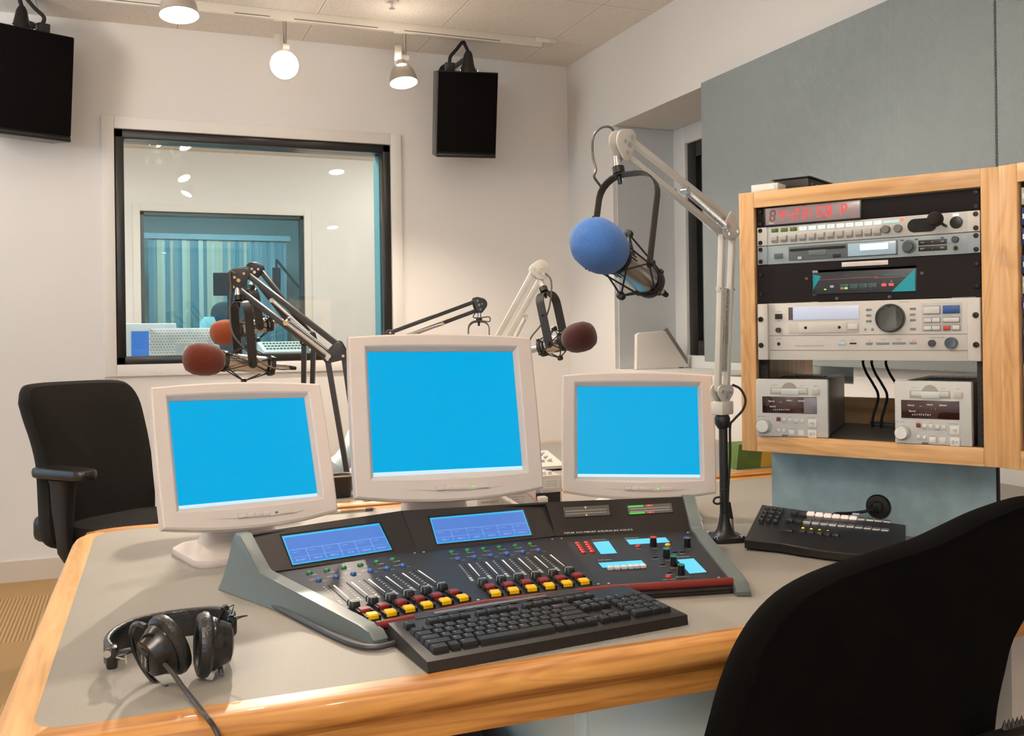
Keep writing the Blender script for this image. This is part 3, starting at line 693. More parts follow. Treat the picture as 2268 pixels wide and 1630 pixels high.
def fader_strip(i, q, cf, k):
    g = lambda nm, lift=0: mp(i, *cf(*q[nm][k]), lift=lift)
    pan = panels[i]; n_ = mods[i]['n']
    s0 = g('slot'); kb = g('knob', .012)-n_*.012
    d = (kb-s0).normalized(); Lf = .105
    fr = frame(s0, n_.cross(d)*-1, -d, n_)  # x right, y up the fader
    fr = frame(s0, (-d).cross(n_), -d, n_)
    b = MB(); b.box((0, -Lf/2, .0002), (.0022, Lf, .0012), fr); b.build('fader_slot', SLOT, pan, world=True)
    b = MB()
    b.quad([(.0070, -.002, .0003), (.0105, -.002, .0003), (.0100, -.075, .0003), (.0085, -.075, .0003)], M=fr)
    for j in range(9):
        y = -.006-j*.0105; b.box((-.010, y, .0003), (.0035 if j < 6 else .005, .0016, .0003), fr)
    for j in range(4): b.box((-.010, -.078-j*.0055, .0003), (.0055, .0016, .0003), fr)
    b.build('fader_scale', WHT, pan, world=True)
    kf = fr @ T(0, -(kb-s0).length, 0)
    b = MB(); b.loft([[(p[0], p[1], z) for p in rrect(w_, h_, .003, 3)] for z, w_, h_ in ((.003, .006, .012), (.0035, .0165, .024), (.011, .0155, .022), (.0135, .0135, .017))], kf, caps=(True, True))
    b.box((0, .0, .0134), (.0136, .0012, .0008), kf, mi=1); b.box((-.0079, 0, .0085), (.0008, .0014, .009), kf, mi=1)
    b.build('fader_knob', [KNB, WHT], pan, world=True)
    for nm, M_, on_ in (('red', BTR, 'off_button'), ('yel', BTY, 'on_button')):
        c_ = g(nm, .006)-n_*.006; bf_ = frame(c_, fr.col[0].xyz, fr.col[1].xyz, n_)
        b = MB()
        b.loft([[(p[0], p[1]+y0, z) for p in rrect(w_, h_, .0015, 3)] for z, w_, h_, y0 in ((.001, .0185, .0165, 0), (.0065, .0178, .0155, 0), (.0085, .0160, .0125, .0005))], bf_)
        b.box((-.0112, 0, .003), (.0022, .018, .007), bf_, mi=1); b.box((.0112, 0, .003), (.0022, .018, .007), bf_, mi=1)
        b.build(on_, [M_, KNB], pan, world=True)
    for nm, M_, on_, txt in (('grn', BGR, 'select_button', 'Change'), ('blu', BBL, 'cue_button', 'Cue')):
        c_ = g(nm, .003)-n_*.003; bf_ = frame(c_, mods[i]['x'], mods[i]['y'], n_)
        b = MB(); b.lathe([(.0058, 0), (.0058, .002), (.0046, .0038), (.0025, .005), (0, .0053)], bf_, 14); b.build(on_, M_, pan, world=True)
        b = MB(); b.text(txt, .0052, bf_ @ T(.003 if nm == 'grn' else .008, -.0095 if nm == 'grn' else -.0068, .0004))
        if nm == 'blu': b.text('ON AIR', .0052, bf_ @ T(-.006, .0085, .0004))
        b.build('caption', WHT, pan, world=True)
for k in range(6):
    fader_strip(0, L5, c5, k); fader_strip(1, L6, c6, k)
def screw(i, px, py, bridge=False):
    b = MB(); b.lathe([(.0028, 0), (.0028, .0008), (.0016, .0016), (0, .0016)], mfr(i, mp(i, px, py, bridge), bridge), 10); b.build('panel_screw', CHROME, bridges[i] if bridge else panels[i], world=True)
for i, (x, y) in ((0, c5(512, 636)), (0, c5(1605, 458)), (0, c5(1215, 1022)), (0, c5(2118, 838)), (1, c5(1678, 450)), (1, c6(768, 393)), (1, c6(205, 857)), (1, c6(1120, 735)), (2, c6(838, 388)), (2, c6(1800, 343)), (2, c6(1198, 732)), (2, c6(2035, 686))): screw(i, x, y)
# bridge displays
LCD = mat('lcd_blue_reflection', (.02, .05, .1), .16, spec=.6, emit=(78, 128, 222), es=.78); LCDE = mat('lcd_cyan_rim', (.02, .1, .15), .3, emit=(0, 176, 232), es=.9)  # blue reflection on the bridge displays is put in as emission
LCDL = mat('lcd_pale_lines', (.2, .3, .5), .3, emit=(120, 168, 240), es=.7)
SCL = mat('small_lit_lcd', (.05, .2, .3), .2, emit=(88, 190, 240), es=.95)
def quad_on(i, q, bridge, lift): return [mp(i, x, y, bridge, lift) for x, y in q]
def lerp_q(P, u, v): return P[0]*(1-u)*(1-v)+P[1]*u*(1-v)+P[2]*u*v+P[3]*(1-u)*v   # u right, v down; P = TL TR BR BL
def lcd(i, q, words):
    P = quad_on(i, q, True, .0006); pan = bridges[i]; n_ = mods[i]['bn']
    g = [lerp_q(P, u, v) for u, v in ((-.015, -.08), (1.02, -.06), (1.02, 1.03), (-.01, 1.03))]
    b = MB(); b.loft([[p-n_*.0004 for p in g], [p+n_*.0001 for p in g]]); b.build('display_window', mat('display_window_black', (.004, .004, .005), .2), pan, world=True)
    b = MB(); b.loft([[p for p in P], [p+n_*.0004 for p in P]]); d_ = b.build('display', LCDE, pan, world=True)
    g = [lerp_q(P, u, v) for u, v in ((.012, .07), (.988, .07), (.988, .965), (.012, .965))]
    b = MB(); b.loft([[p+n_*.0004 for p in g], [p+n_*.0007 for p in g]]); b.build('display_picture', LCD, d_, world=True)
    b = MB(); k = n_*.0009
    def ln(u0, v0, u1, v1, w_):
        a, c_ = lerp_q(P, u0, v0)+k, lerp_q(P, u1, v1)+k; b.bar(a, c_, w_, .0002, n_)
    ln(.02, .52, .98, .52, .0006)
    for j in range(1, 6): ln(.012+j*.163, .52, .012+j*.163, .95, .0006)
    ln(.02, .78, .98, .78, .0003)
    for j, w_ in enumerate(words):
        c_ = lerp_q(P, .095+j*.163, .88)+k; b.text(w_, .0062, mfr(i, c_, True))
        b.text('Source', .004, mfr(i, lerp_q(P, .07+j*.163, .60)+k, True))
    b.build('display_text', LCDL, d_, world=True)
lcd(0, [c5(527, 322), c5(1315, 215), c5(1420, 430), c5(615, 555)], ['B1 MIC', 'MIC-2', 'MIC-3', 'ST-A', 'VERNO', 'PHLDO'])
lcd(1, [(951.6, 1147.5), (1158, 1129.5), (1177.5, 1184.7), (968, 1205)], ['MD-1', 'MD-2', 'DAT', 'EDAT', 'VERNO', 'PHLDO'])
def box_on(i, q, bridge, h, name, m_, parent=None, lift=0.):
    P = quad_on(i, q, bridge, lift); n_ = mods[i]['bn' if bridge else 'n']
    b = MB(); b.loft([P, [p+n_*h for p in P]]); return b.build(name, m_, parent or (bridges[i] if bridge else panels[i]), world=True), P, n_
# meters
MTR = mat('meter_face_grey', (.10, .095, .085), .3); OR = mat('orange_led', (.5, .2, .05), .4, emit=(240, 130, 60), es=.9); GRN = mat('green_led_bar', (.05, .3, .05), .4, emit=(62, 170, 52), es=.8); RDL = mat('red_led_bar', (.3, .05, .05), .4, emit=(190, 60, 50), es=.7)
for j, q in enumerate(([c6(850, 153), c6(1195, 133), c6(1207, 210), c6(862, 228)], [c6(1335, 140), c6(1670, 120), c6(1685, 188), c6(1350, 208)])):
    o_, P, n_ = box_on(2, [q[0], q[1], q[2], q[3]], True, .0012, 'level_meter', MTR)
    g = [lerp_q(P, u, v) for u, v in ((-.03, -.12), (1.02, -.1), (1.03, 1.04), (-.02, 1.04))]
    b = MB(); b.loft([g, [p+n_*.0006 for p in g]]); b.build('meter_window', SLOT, bridges[2], world=True)
    b = MB(); k = n_*.0014
    for v in (.42, .70):
        for s_ in range(22): b.box((0, 0, 0), (.0016, .0018, .0003), mfr(2, lerp_q(P, .06+s_*.041, v)+k, True))
    b.build('meter_scale', WHT, o_, world=True)
    def seg(u0, u1, v0, v1, m_, nm):
        b = MB(); g = [lerp_q(P, u, v)+n_*.0012 for u, v in ((u0, v0), (u1, v0), (u1, v1), (u0, v1))]; b.loft([g, [p+n_*.0003 for p in g]]); b.build(nm, m_, o_, world=True)
    for v0, v1 in ((.04, .22), (.80, .97)):
        if j == 1:
            seg(.02, .36, v0, v1, GRN, 'green_bar'); seg(.42, .58, v0, v1, RDL, 'red_bar')
        seg(.465, .50, v0, v1, OR, 'peak_light')
o_, P, n_ = box_on(2, [c6(862, 338), c6(1368, 305), c6(1376, 332), c6(866, 362)], True, .0004, 'label_strip', mat('label_strip_black', (.008, .007, .007), .5))
b = MB(); b.text('PGM-AIR  AUX1-WEBCAST  AUX2-PROD. BUS  AUX3-ST B', .0058, mfr(2, lerp_q(P, .5, .5)+n_*.0006, True)); b.build('caption', WHT, o_, world=True)
# right-hand panel
for q, cap, cp in (([c6(1075, 418), c6(1195, 408), c6(1260, 500), c6(1137, 508)], 'FUNCTIONS', c6(1122, 398)), ([c6(1327, 398), c6(1628, 381), c6(1662, 417), c6(1357, 435)], 'SELECTIONS', c6(1370, 384)),
        ([c6(1118, 575), c6(1445, 555), c6(1480, 592), c6(1150, 612)], 'SOFT KEYS', c6(1165, 552)), ([c6(1717, 551), c6(1842, 541), c6(1943, 645), c6(1812, 656)], 'MONITOR', c6(1762, 527))):
    o_, P, n_ = box_on(2, q, False, .0008, 'small_display', SCL)
    g = [lerp_q(P, u, v) for u, v in ((-.03, -.12), (1.05, -.12), (1.06, 1.03), (-.02, 1.03))]
    b = MB(); b.loft([g, [p+n_*.0004 for p in g]]); b.build('display_window', SLOT, panels[2], world=True)
    b = MB(); b.text(cap, .0055, mfr(2, mp(2, *cp)+n_*.0004)); b.build('caption', WHT, panels[2], world=True)
n_ = mods[2]['n']
def pcap(txt, x, y, s=.0052):
    b = MB(); b.text(txt, s, mfr(2, mp(2, *c6(x, y))+n_*.0004)); b.build('caption', WHT, panels[2], world=True)
KRD = mat('red_knob_cap', (190, 44, 30), .4); KBL = mat('blue_knob_cap', (54, 94, 134), .4); KGR = mat('green_knob_cap', (22, 112, 92), .4); BYE = mat('round_yellow_button', (222, 180, 20), .35)
for (x, y, m_, txt) in ((1535, 440, KRD, 'Select'), (1792, 445, KBL, 'Cue'), (1634, 530, KGR, 'Talk'), (1690, 588, KGR, 'Monitor'), (1747, 655, KGR, 'Headphones')):
    b = MB(); fr = mfr(2, mp(2, *c6(x, y)))
    b.lathe([(.0070, 0), (.0074, .002), (.0066, .0155), (.0068, .0165)], fr, 18, 0); b.lathe([(.0068, .0165), (.0064, .0178), (0, .018)], fr, 18, 1); b.build('rotary_knob', [KNB, m_], panels[2], world=True)
    pcap(txt, x+12, y+24)
for (x, y, m_, txt) in ((1420, 450, KRD, 'Drop'), (1645, 440, BYE, 'Cancel'), (1652, 683, KRD, 'Talk to Studio')):
    b = MB(); b.lathe([(.0056, 0), (.0056, .002), (.0042, .0036), (0, .004)], mfr(2, mp(2, *c6(x, y))), 14); b.build('round_button', m_, panels[2], world=True); pcap(txt, x+5, y+16, .0045)
for (x, y, txt) in ((1697, 493, 'Talk 1'), (1757, 492, 'Talk 2'), (1548, 533, 'Change'), (1605, 588, 'Change'), (1655, 650, 'Change')):
    b = MB(); b.box((0, 0, .001), (.010, .004, .002), mfr(2, mp(2, *c6(x, y))), bev=.0006); b.build('small_button', KNB, panels[2], world=True); pcap(txt, x, y+10, .0045)
for r in range(5):
    for cx0 in (958, 1025):
        x, y = cx0+r*11.5, 428+r*17-(6 if cx0 > 1000 else 0)
        b = MB(); b.lathe([(.0055, 0), (.0055, .002), (.004, .0032), (0, .0034)], mfr(2, mp(2, *c6(x, y))), 12); b.build('red_button', KRD, panels[2], world=True)
for x, y in ((1210, 622), (1260, 620), (1312, 617), (1363, 614), (1410, 611), (1458, 608)):
    b = MB(); b.box((0, 0, .003), (.0108, .0105, .006), mfr(2, mp(2, *c6(x, y))), bev=.001); b.build('soft_key', mat('white_key', (.62, .62, .60), .4), panels[2], world=True)
# cable along the left cheek
b = MB(); b.tube(smooth([at(525, 1246, z=.741), at(507, 1258, z=.741), at(502, 1272, z=.741), at(516, 1288, z=.741), at(560, 1316, z=.741), at(640, 1358, z=.741), at(720, 1399, z=.741), at(785, 1427, z=.741), at(835, 1433, z=.741), at(880, 1422, z=.741), at(915, 1408, z=.741)], 6), .0048, 8)
tag(b.build('cable', CABLE), 'dark cable lying along the left cheek of the mixing console', 'cable')
b = MB(); b.tube(smooth([at(1541, 1138, z=.775), at(1552, 1147, z=.78), at(1553, 1155, z=.765), at(1549, 1160, z=.75)], 6), .0035, 7)
b.cyl(at(1549, 1158, z=.757), at(1549, 1166, z=.737), .007); tag(b.build('cable', mat('cream_plug', (.72, .66, .58), .5)), 'small cream plug on a white cable behind the console, near the boom foot', 'cable')

# ================================================================ computer keyboard
KM = T(at(948, 1493, z=DZ)) @ RZ(math.radians(5.9)) 
kb = thing('computer_keyboard', 'black computer keyboard lying in front of the mixing console', 'keyboard', KM)
KBK = mat('keyboard_dark_plastic', (.017, .014, .013), .42); KEYM = mat('key_dark_plastic', (.016, .015, .015), .4, spec=.35)
tilt = math.radians(3.2); KW, KD = .452, .172
PM = T(0, .004, .019) @ RX(tilt)
b = MB()
b.loft([[(0, 0, .001), (KW, 0, .001), (KW, KD, .003), (0, KD, .003)], [(.0, .002, .016), (KW, .002, .016), (KW-.004, KD-.002, .026), (.004, KD-.002, .026)], [(.006, .010, .0195), (KW-.006, .010, .0195), (KW-.012, KD-.008, .0285), (.012, KD-.008, .0285)]])
b.build('case', KBK, kb)
b = MB(); b.loft([[(p[0], p[1], z) for p in ((.045, KD-.012), (.36, KD-.012), (.35, KD+.016), (.055, KD+.016))] for z in (.012, .029)]); b.build('top_shelf', KBK, kb)
b = MB(); b.box((.185, KD+.001, .0298), (.205, .011, .0016), bev=.0006); b.build('label_strip', mat('clear_grey_strip', (.16, .15, .14), .15, spec=.7), kb)
U = .0186
def key(x, y, w, h, name, legend='', mi=0, hh=.0085, small=False):
    M_ = PM @ T(x, y, 0)
    b = MB()
    t0, t1 = .0011, .0034
    b.loft([[(t0, t0, .0), (w-t0, t0, .0), (w-t0, h-t0, 0), (t0, h-t0, 0)], [(t0+.0003, t0+.0002, .002), (w-t0-.0003, t0+.0002, .002), (w-t0-.0003, h-t0-.0002, .002), (t0+.0003, h-t0-.0002, .002)],
            [(t1-.0008, t1-.0008, hh-.0008), (w-t1+.0008, t1-.0008, hh-.0008), (w-t1+.0008, h-t1*.6+.0006, hh-.0002), (t1-.0008, h-t1*.6+.0006, hh-.0002)], [(t1, t1, hh), (w-t1, t1, hh), (w-t1, h-t1*.6, hh+.0004), (t1, h-t1*.6, hh+.0004)]], M_)
    if legend:
        s = .0048 if len(legend) < 2 else .0030
        b.text(legend, s, M_ @ T(t1+.0008, h*.66, hh+.0006) , mi=1, align='LEFT')
    b.build(name, [KEYM, WHT], kb)
x0 = .014; rows_y = [.012+k*U for k in range(5)]; fy = .012+5*U+.012
R5 = [('`', 1)]+[(c, 1) for c in '1234567890-=']+[('Backspace', 2)]
R4 = [('Tab', 1.5)]+[(c, 1) for c in 'QWERTYUIOP[]']+[('\\', 1.5)]
R3 = [('Caps Lock', 1.75)]+[(c, 1) for c in "ASDFGHJKL;'"]+[('Enter', 2.25)]
R2 = [('Shift', 2.25)]+[(c, 1) for c in 'ZXCVBNM,./']+[('Shift', 2.75)]
R1 = [('Ctrl', 1.5), ('', 1), ('Alt', 1.5), ('SPACE', 7), ('Alt', 1), ('', 1), ('', 1), ('Ctrl', 1)]
for row, y in zip((R1, R2, R3, R4, R5), rows_y):
    x = x0
    for lg, w_ in row:
        nm = 'space_bar' if lg == 'SPACE' else 'letter_key' if len(lg) == 1 else 'control_key'
        key(x, y, w_*U, U, nm, '' if lg == 'SPACE' else lg); x += w_*U
key(x0, fy, U, U*.92, 'function_key', 'Esc')
for k in range(12): key(x0+(2+k+.5*(k//4))*U, fy, U, U*.92, 'function_key', 'F%d' % (k+1))
nx = x0+15.3*U
for k in range(3):
    key(nx+k*U, fy, U, U*.92, 'navigation_key', ('Print', 'Scroll', 'Pause')[k]); key(nx+k*U, rows_y[4], U, U, 'navigation_key', ('Insert', 'Home', 'Page')[k]); key(nx+k*U, rows_y[3], U, U, 'navigation_key', ('Delete', 'End', 'Page')[k])
    key(nx+k*U, rows_y[0], U, U, 'arrow_key', '<v>'[k])
key(nx+U, rows_y[1], U, U, 'arrow_key', '^')
px0 = nx+3.3*U
for r, row in enumerate((['0', None, '.'], ['1', '2', '3'], ['4', '5', '6'], ['7', '8', '9'], ['Num', '/', '*', '-'])):
    for k, lg in enumerate(row):
        if lg is None: continue
        key(px0+k*U*.98, rows_y[r], U*(1.96 if lg == '0' else .98), U, 'number_key', lg)
key(px0+3*U*.98, rows_y[0], U*.98, 2*U, 'number_key', 'Enter'); key(px0+3*U*.98, rows_y[2], U*.98, 2*U, 'number_key', '+')
for k in range(7):
    b = MB(); b.box((.095+k*.031, KD-.0095, .0292), (.012, .005, .003), bev=.0012); b.build('media_button', KEYM, kb)
b = MB(); b.box((nx+1.5*U, rows_y[2]-.004, .0015), (.017, .006, .0008), PM); b.box((nx+1.5*U, rows_y[2]-.004, .0012), (.046, .0012, .0005), PM); b.build('badge', mat('badge_silver', (.4, .38, .36), .4, .5), kb)

# ================================================================ headphones
hpM = T(.05, 1.50, DZ)
hp = thing('headphones', 'black closed-back headphones lying on the desk at front left', 'headphones', hpM)
GLB = mat('glossy_black_plastic', (.008, .008, .008), .22, spec=.6); PAD = mat('black_leatherette', (.013, .012, .011), .33, spec=.6, bump=.5, bscale=260)
def W_(x, y, z): return Vector((x, y, z))
band = smooth([(-.028, 1.458, .765), (-.035, 1.50, .764), (-.022, 1.55, .762), (.01, 1.585, .762), (.06, 1.592, .764), (.105, 1.570, .770), (.130, 1.53, .778), (.136, 1.485, .786), (.132, 1.452, .790)], 5)
b = MB(); loops = []
for i, p in enumerate(band):
    t_ = (band[min(i+1, len(band)-1)]-band[max(i-1, 0)]); t_.z = 0; t_.normalize(); s_ = Vector((t_.y, -t_.x, 0)); k = i/(len(band)-1); hw = .016+.006*math.sin(math.pi*k)
    loops.append([p+s_*q[0]+Vector((0, 0, q[1])) for q in rrect(.010, hw*2, .0045, 4)])
b.loft(loops); b.build('headband', PAD, hp, world=True)
def cup(c, axis, inward, label):
    Z = zframe(c, axis) @ Matrix.Diagonal((.91, .91, .95, 1))   # +z points to the ear (inwards)
    b = MB(); b.lathe([(0, -.024), (.019, -.024), (.026, -.021), (.031, -.008), (.0365, .002), (.036, .006), (0, .006)], Z @ Matrix.Diagonal((1, 1.12, 1, 1)), 28); hs = b.build('ear_cup', GLB, hp, world=True)
    b = MB(); b.lathe([(.024, .006), (.038, .006), (.044, .011), (.045, .017), (.042, .024), (.035, .027), (.028, .025), (.024, .018)], Z @ Matrix.Diagonal((1, 1.1, 1, 1)), 32); b.lathe([(.024, .006), (.0245, .019), (.024, .006)], Z, 32); b.build('ear_pad', PAD, hp, world=True)
    b = MB(); b.lathe([(0, .008), (.026, .0085), (.026, .0095), (0, .010)], Z @ Matrix.Diagonal((1, 1.1, 1, 1)), 24); b.build('driver_cloth', mat('driver_cloth_tan', (.16, .10, .05), .8), hp, world=True)
    return Z, hs
ZLc, h1 = cup(W_(.033, 1.405, .782), (.80, .45, .30), 1, '')
ZRc, h2 = cup(W_(.106, 1.409, .781), (-1, -.06, .06), -1, '')
# oval badge with lettering on the near cup
b = MB(); b.box((0, 0, -.0245), (.040, .017, .003), ZLc @ Matrix.Rotation(math.radians(-62), 4, 'Z'), bev=.001); bd = b.build('name_plate', GLB, h1, world=True)
b = MB(); tm = ZLc @ Matrix.Rotation(math.radians(-62), 4, 'Z') @ T(0, 0, -.0262) @ RX(math.pi)
b.text('STUDIO', .0064, tm @ T(0, .0035, 0)); b.text('monitor', .0052, tm @ T(0, -.0045, 0)); b.build('lettering', WHT, h1, world=True)
# yokes: arc from the band end around each cup
def yoke(end, Z, r, a0, a1):
    pts = [Z @ Vector((r*math.cos(math.radians(a)), 1.1*r*math.sin(math.radians(a)), -.013)) for a in [a0+(a1-a0)*k/16 for k in range(17)]]
    b = MB(); b.tube(pts, .0038, 8); mid = pts[8]; b.tube(smooth([end, (end+mid)/2+Vector((0, 0, .002)), mid], 4), lambda t: .007-.0035*t, 8); b.build('yoke', GLB, hp, world=True)
yoke(W_(-.027, 1.455, .764), ZLc, .049, -105, 105)
yoke(W_(.132, 1.452, .788), ZRc, .049, 85, 275)
b = MB(); b.box((-.028, 1.457, .766), (.016, .022, .032), bev=.005); b.build('slider_cover', GLB, hp, world=True)
b = MB(); b.box((.133, 1.458, .790), (.014, .020, .028), bev=.005); b.build('slider_cover', GLB, hp, world=True)
b = MB(); b.cyl((-.034, 1.4445, .774), (-.034, 1.446, .774), .005); b.bar((-.022, 1.444, .769), (-.010, 1.437, .767), .003, .002); b.bar((-.010, 1.437, .773), (-.010, 1.437, .760), .003, .002); b.build('slider_clip', CHROME, hp, world=True)
b = MB(); b.tube(smooth([(.130, 1.452, .801), (.137, 1.438, .806), (.147, 1.434, .808), (.153, 1.440, .806), (.147, 1.448, .803), (.137, 1.450, .799)], 6), .0009, 6)
b.tube([(.118, 1.432, .820), (.134, 1.432, .826), (.131, 1.436, .812)], .0009, 6); b.build('lead_wire', RUB, hp, world=True)
cd = smooth([at(357, 1463, D=1.302), at(382, 1490, D=1.285), at(405, 1522, z=.747), at(430, 1553, z=.740), at(455, 1585, z=.741), at(475, 1612, Y=1.246), at(490, 1650, Y=1.236), at(500, 1720, Y=1.235), at(505, 1800, Y=1.235)], 8)
b = MB(); b.tube(cd, .0032, 8); b.build('cord', mat('headphone_cord', (.05, .042, .038), .35), hp, world=True)
# ================================================================ equipment rack
RO = Vector((1.507, 1.700, 0)); RYAW = math.radians(-59.1)
RU = Vector((math.cos(RYAW), math.sin(RYAW), 0)); RN = Vector((-math.sin(RYAW), math.cos(RYAW), 0))
def rk(px, py, off=0):
    p = atp(px, py, RO+RN*off, RN); u, w = (p-RO).dot(RU), p.z
    return u, w + u*.027*(w-.9225)/.61
cu = lambda x, y: rk(1620+x/3.5, 360+y/3.5)
cl = lambda x, y: rk(1620+x/3.5, 640+y/3.5)
RB, RT = .9225, 1.5325
def cabinet(name, label, M, w, h, sw, rt, rb, depth, open_back=True):
    t = thing(name, label, 'rack cabinet', M, 'oak rack cabinets')
    for sx in (-1, 1):
        b = MB(); b.box((sx*(w/2-sw/2), -.004, h/2), (sw, .02, h), bev=.0015); b.build('frame_stile', OAKZ, t)
        b = MB(); b.box((sx*(w/2-.010), depth/2+.007, h/2), (.018, depth, h), bev=.001); b.build('side_panel', OAKZ, t)
    b = MB(); b.box((0, -.004, h-rt/2), (w-2*sw, .0195, rt), bev=.001); b.build('top_rail', OAKX, t)
    b = MB(); b.box((0, -.004, rb/2), (w-2*sw, .0195, rb), bev=.001); b.build('bottom_rail', OAKX, t)
    b = MB(); b.box((0, depth/2+.007, h-.010), (w-.036, depth, .018)); b.build('top_panel', OAKX, t)
    b = MB(); b.box((0, depth/2+.007, rb-.0095), (w-.036, depth, .018)); b.build('shelf', mat('dark_shelf', (.05, .035, .025), .6), t)
    b = MB(); b.box((0, depth-.005, rb+.03), (w-.036, .018, .075)); b.build('back_rail', OAKX, t)
    for sx in (-1, 1):
        b = MB(); b.box((sx*(w/2-sw-.007), .022, h/2), (.020, .012, h-rt-rb)); b.box((sx*(w/2-sw+.002), .03, h/2), (.003, .03, h-rt-rb))
        rl = b.build('rack_rail', mat('rack_rail_black', (.014, .013, .014), .45), t)
        b = MB()
        for k in range(12): b.cyl((sx*(w/2-sw-.007), .0165, rb+.02+k*.0148), (sx*(w/2-sw-.007), .0155, rb+.02+k*.0148), .0032, n=8)
        b.build('rail_holes', SLOT, rl)
    return t
RM = T(RO.x, RO.y, RB) @ RZ(RYAW)
cabinet('rack_cabinet', 'oak rack cabinet full of audio units, standing on a blue panel at right', RM, .565, RT-RB, .0375, .0375, .038, .40)
SCRW = mat('dark_screw', (.04, .035, .03), .3, .8)
def unit(name, label, cat, z0, z1, body, depth=.25, ears=None, width=.4826, panelfn=None, proud=.0):
    M = T(RO.x, RO.y, z0) @ RZ(RYAW)
    t = thing(name, label, cat, M, None); h = z1-z0
    if not panelfn:
        b = MB(); b.box((0, .0, h/2), (width, .004, h-.0012), bev=.0006); t_p = b.build('front_panel', body, t)
    else: t_p = panelfn(t, h)
    b = MB(); b.box((0, depth/2+.003, h/2), (.435, depth, h-.004)); b.build('chassis', BLKM, t)
    if ears:
        for sx in (-1, 1):
            b = MB(); b.box((sx*(.4826/2-.012), -.003, h/2), (.024, .003, h-.0014), bev=.0008); b.build('rack_ear', ears, t)
    for sx in (-1, 1):
        for zz in ((.008, h-.008) if h < .1 else (.03, h-.036)):
            b = MB(); b.lathe([(.0052, 0), (.0052, .0015), (.0042, .0028), (.0015, .0030), (.0012, .002), (0, .002)], T(sx*.2335, -.0045 if ears else -.002, zz) @ RX(math.pi/2), 12); b.build('rack_screw', SCRW, t)
    return t, t_p
# helper: shapes on a unit's front, in unit-local coordinates; y negative = proud of the panel
class UF:
    def __init__(s, t, z0, base=-.002): s.t = t; s.z0 = z0; s.y = base
    def box(s, name, c0, c1, m_, d=.002, bev=.0006, parent=None, y=None):   # c0/c1 = (u, zworld) corners
        x0, x1 = sorted((c0[0], c1[0])); z0, z1 = sorted((c0[1]-s.z0, c1[1]-s.z0)); y = s.y if y is None else y
        b = MB(); b.box(((x0+x1)/2, y-d/2+.0003, (z0+z1)/2), (max(x1-x0, .0005), d+.0006, max(z1-z0, .0005)), bev=min(bev, d*.4)); return b.build(name, m_, parent or s.t)
    def sq(s, name, c, w, h, m_, **k): return s.box(name, (c[0]-w/2, c[1]-h/2), (c[0]+w/2, c[1]+h/2), m_, **k)
    def knob(s, name, c, r, d, m_, parent=None, n=20, cap=None):
        b = MB(); M = T(c[0], s.y, c[1]-s.z0) @ RX(math.pi/2)
        b.lathe([(r*1.02, 0), (r, d*.85), (r*.93, d), (0, d)] if not cap else [(r*1.02, 0), (r, d*.85), (r*.93, d)], M, n)
        if cap: b.lathe([(r*.93, d), (r*.88, d*.97), (0, d*.97)], M, n, mi=1)
        return b.build(name, [m_, cap] if cap else m_, parent or s.t)
    def text(s, txt, c, size, m_, parent=None, y=None, align='CENTER', name='caption'):
        b = MB(); b.text(txt, size, T(c[0], (s.y if y is None else y)-.0004, c[1]-s.z0) @ RX(math.pi/2), align=align); return b.build(name, m_, parent or s.t)
GUN = mat('light_grey_panel_paint', (.57, .56, .535), .42); GUB = mat('blue_grey_panel', (.30, .36, .39), .38); GUK = mat('black_rack_panel', (.011, .008, .009), .6, spec=.2); GDT = mat('champagne_panel', (.60, .575, .535), .38)
GTX = mat('grey_print', (.12, .12, .12), .6)
ZU = [1.4935, 1.449, 1.4045, 1.3602, 1.2702, 1.1372]
# --- clock panel
t, p_ = unit('rack_clock', 'red-digit clock panel at the top of the rack reading 4:23:58', 'rack clock', ZU[1], ZU[0], GUK)
f = UF(t, ZU[1])
a0 = cu(272, 352); a1 = cu(1003, 305); a2 = cu(280, 473)
x0, x1 = a0[0], cu(1003, 310)[0]; z0, z1 = 1.4525, 1.4915
f.box('clock_bezel', (x0-.004, z0-.003), (x1+.003, z1+.002), mat('clock_bezel_black', (.01, .009, .01), .3), d=.004)
ln = f.box('clock_lens', (x0, z0), (x1, z1), mat('clock_lens_reflection', (.30, .24, .265), .12, spec=.8), d=.005)  # mauve base colour stands for a reflection on the lens
SEGR = mat('lit_red_segment', (.5, .03, .03), .4, emit=(252, 62, 66), es=1.); SEGD = mat('unlit_segment', (.20, .07, .08), .4)
SEGS = {'0': 'abcdef', '1': 'bc', '2': 'abged', '3': 'abgcd', '4': 'fgbc', '5': 'afgcd', '6': 'afgedc', '7': 'abc', '8': 'abcdefg', '9': 'abcdfg', 'P': 'abgef'}
def seg7(ch, c, w, h, m_, name, only=None):
    th = .0034; S = {'a': (0, h/2, w, th), 'g': (0, 0, w, th), 'd': (0, -h/2, w, th), 'b': (w/2, h/4, th, h/2), 'c': (w/2, -h/4, th, h/2), 'f': (-w/2, h/4, th, h/2), 'e': (-w/2, -h/4, th, h/2)}
    b = MB()
    for k in SEGS[ch]:
        x, z, a, c_ = S[k]; b.box((c[0]+x+z*.12, -.0072, c[1]-f.z0+z), (a*.86 if a > th else a, .0006, c_*.86 if c_ > th else c_))
    b.build(name, m_, ln)
lw = x1-x0; zc = 1.4735
cx = lambda px: x0+lw*(px-272)/731
seg7('8', (cx(330), zc), .0105, .0225, SEGD, 'unlit_digit')
for ch, px in (('4', 403), ('2', 515), ('3', 582), ('5', 702), ('8', 770), ('P', 885)): seg7(ch, (cx(px), zc), .0105, .0225, SEGR, 'digit')
for px in (455, 638):
    b = MB()
    for dz in (-.0055, .0055): b.box((cx(px), -.0072, zc-f.z0+dz), (.0038, .0006, .0038))
    b.build('colon', SEGR, ln)
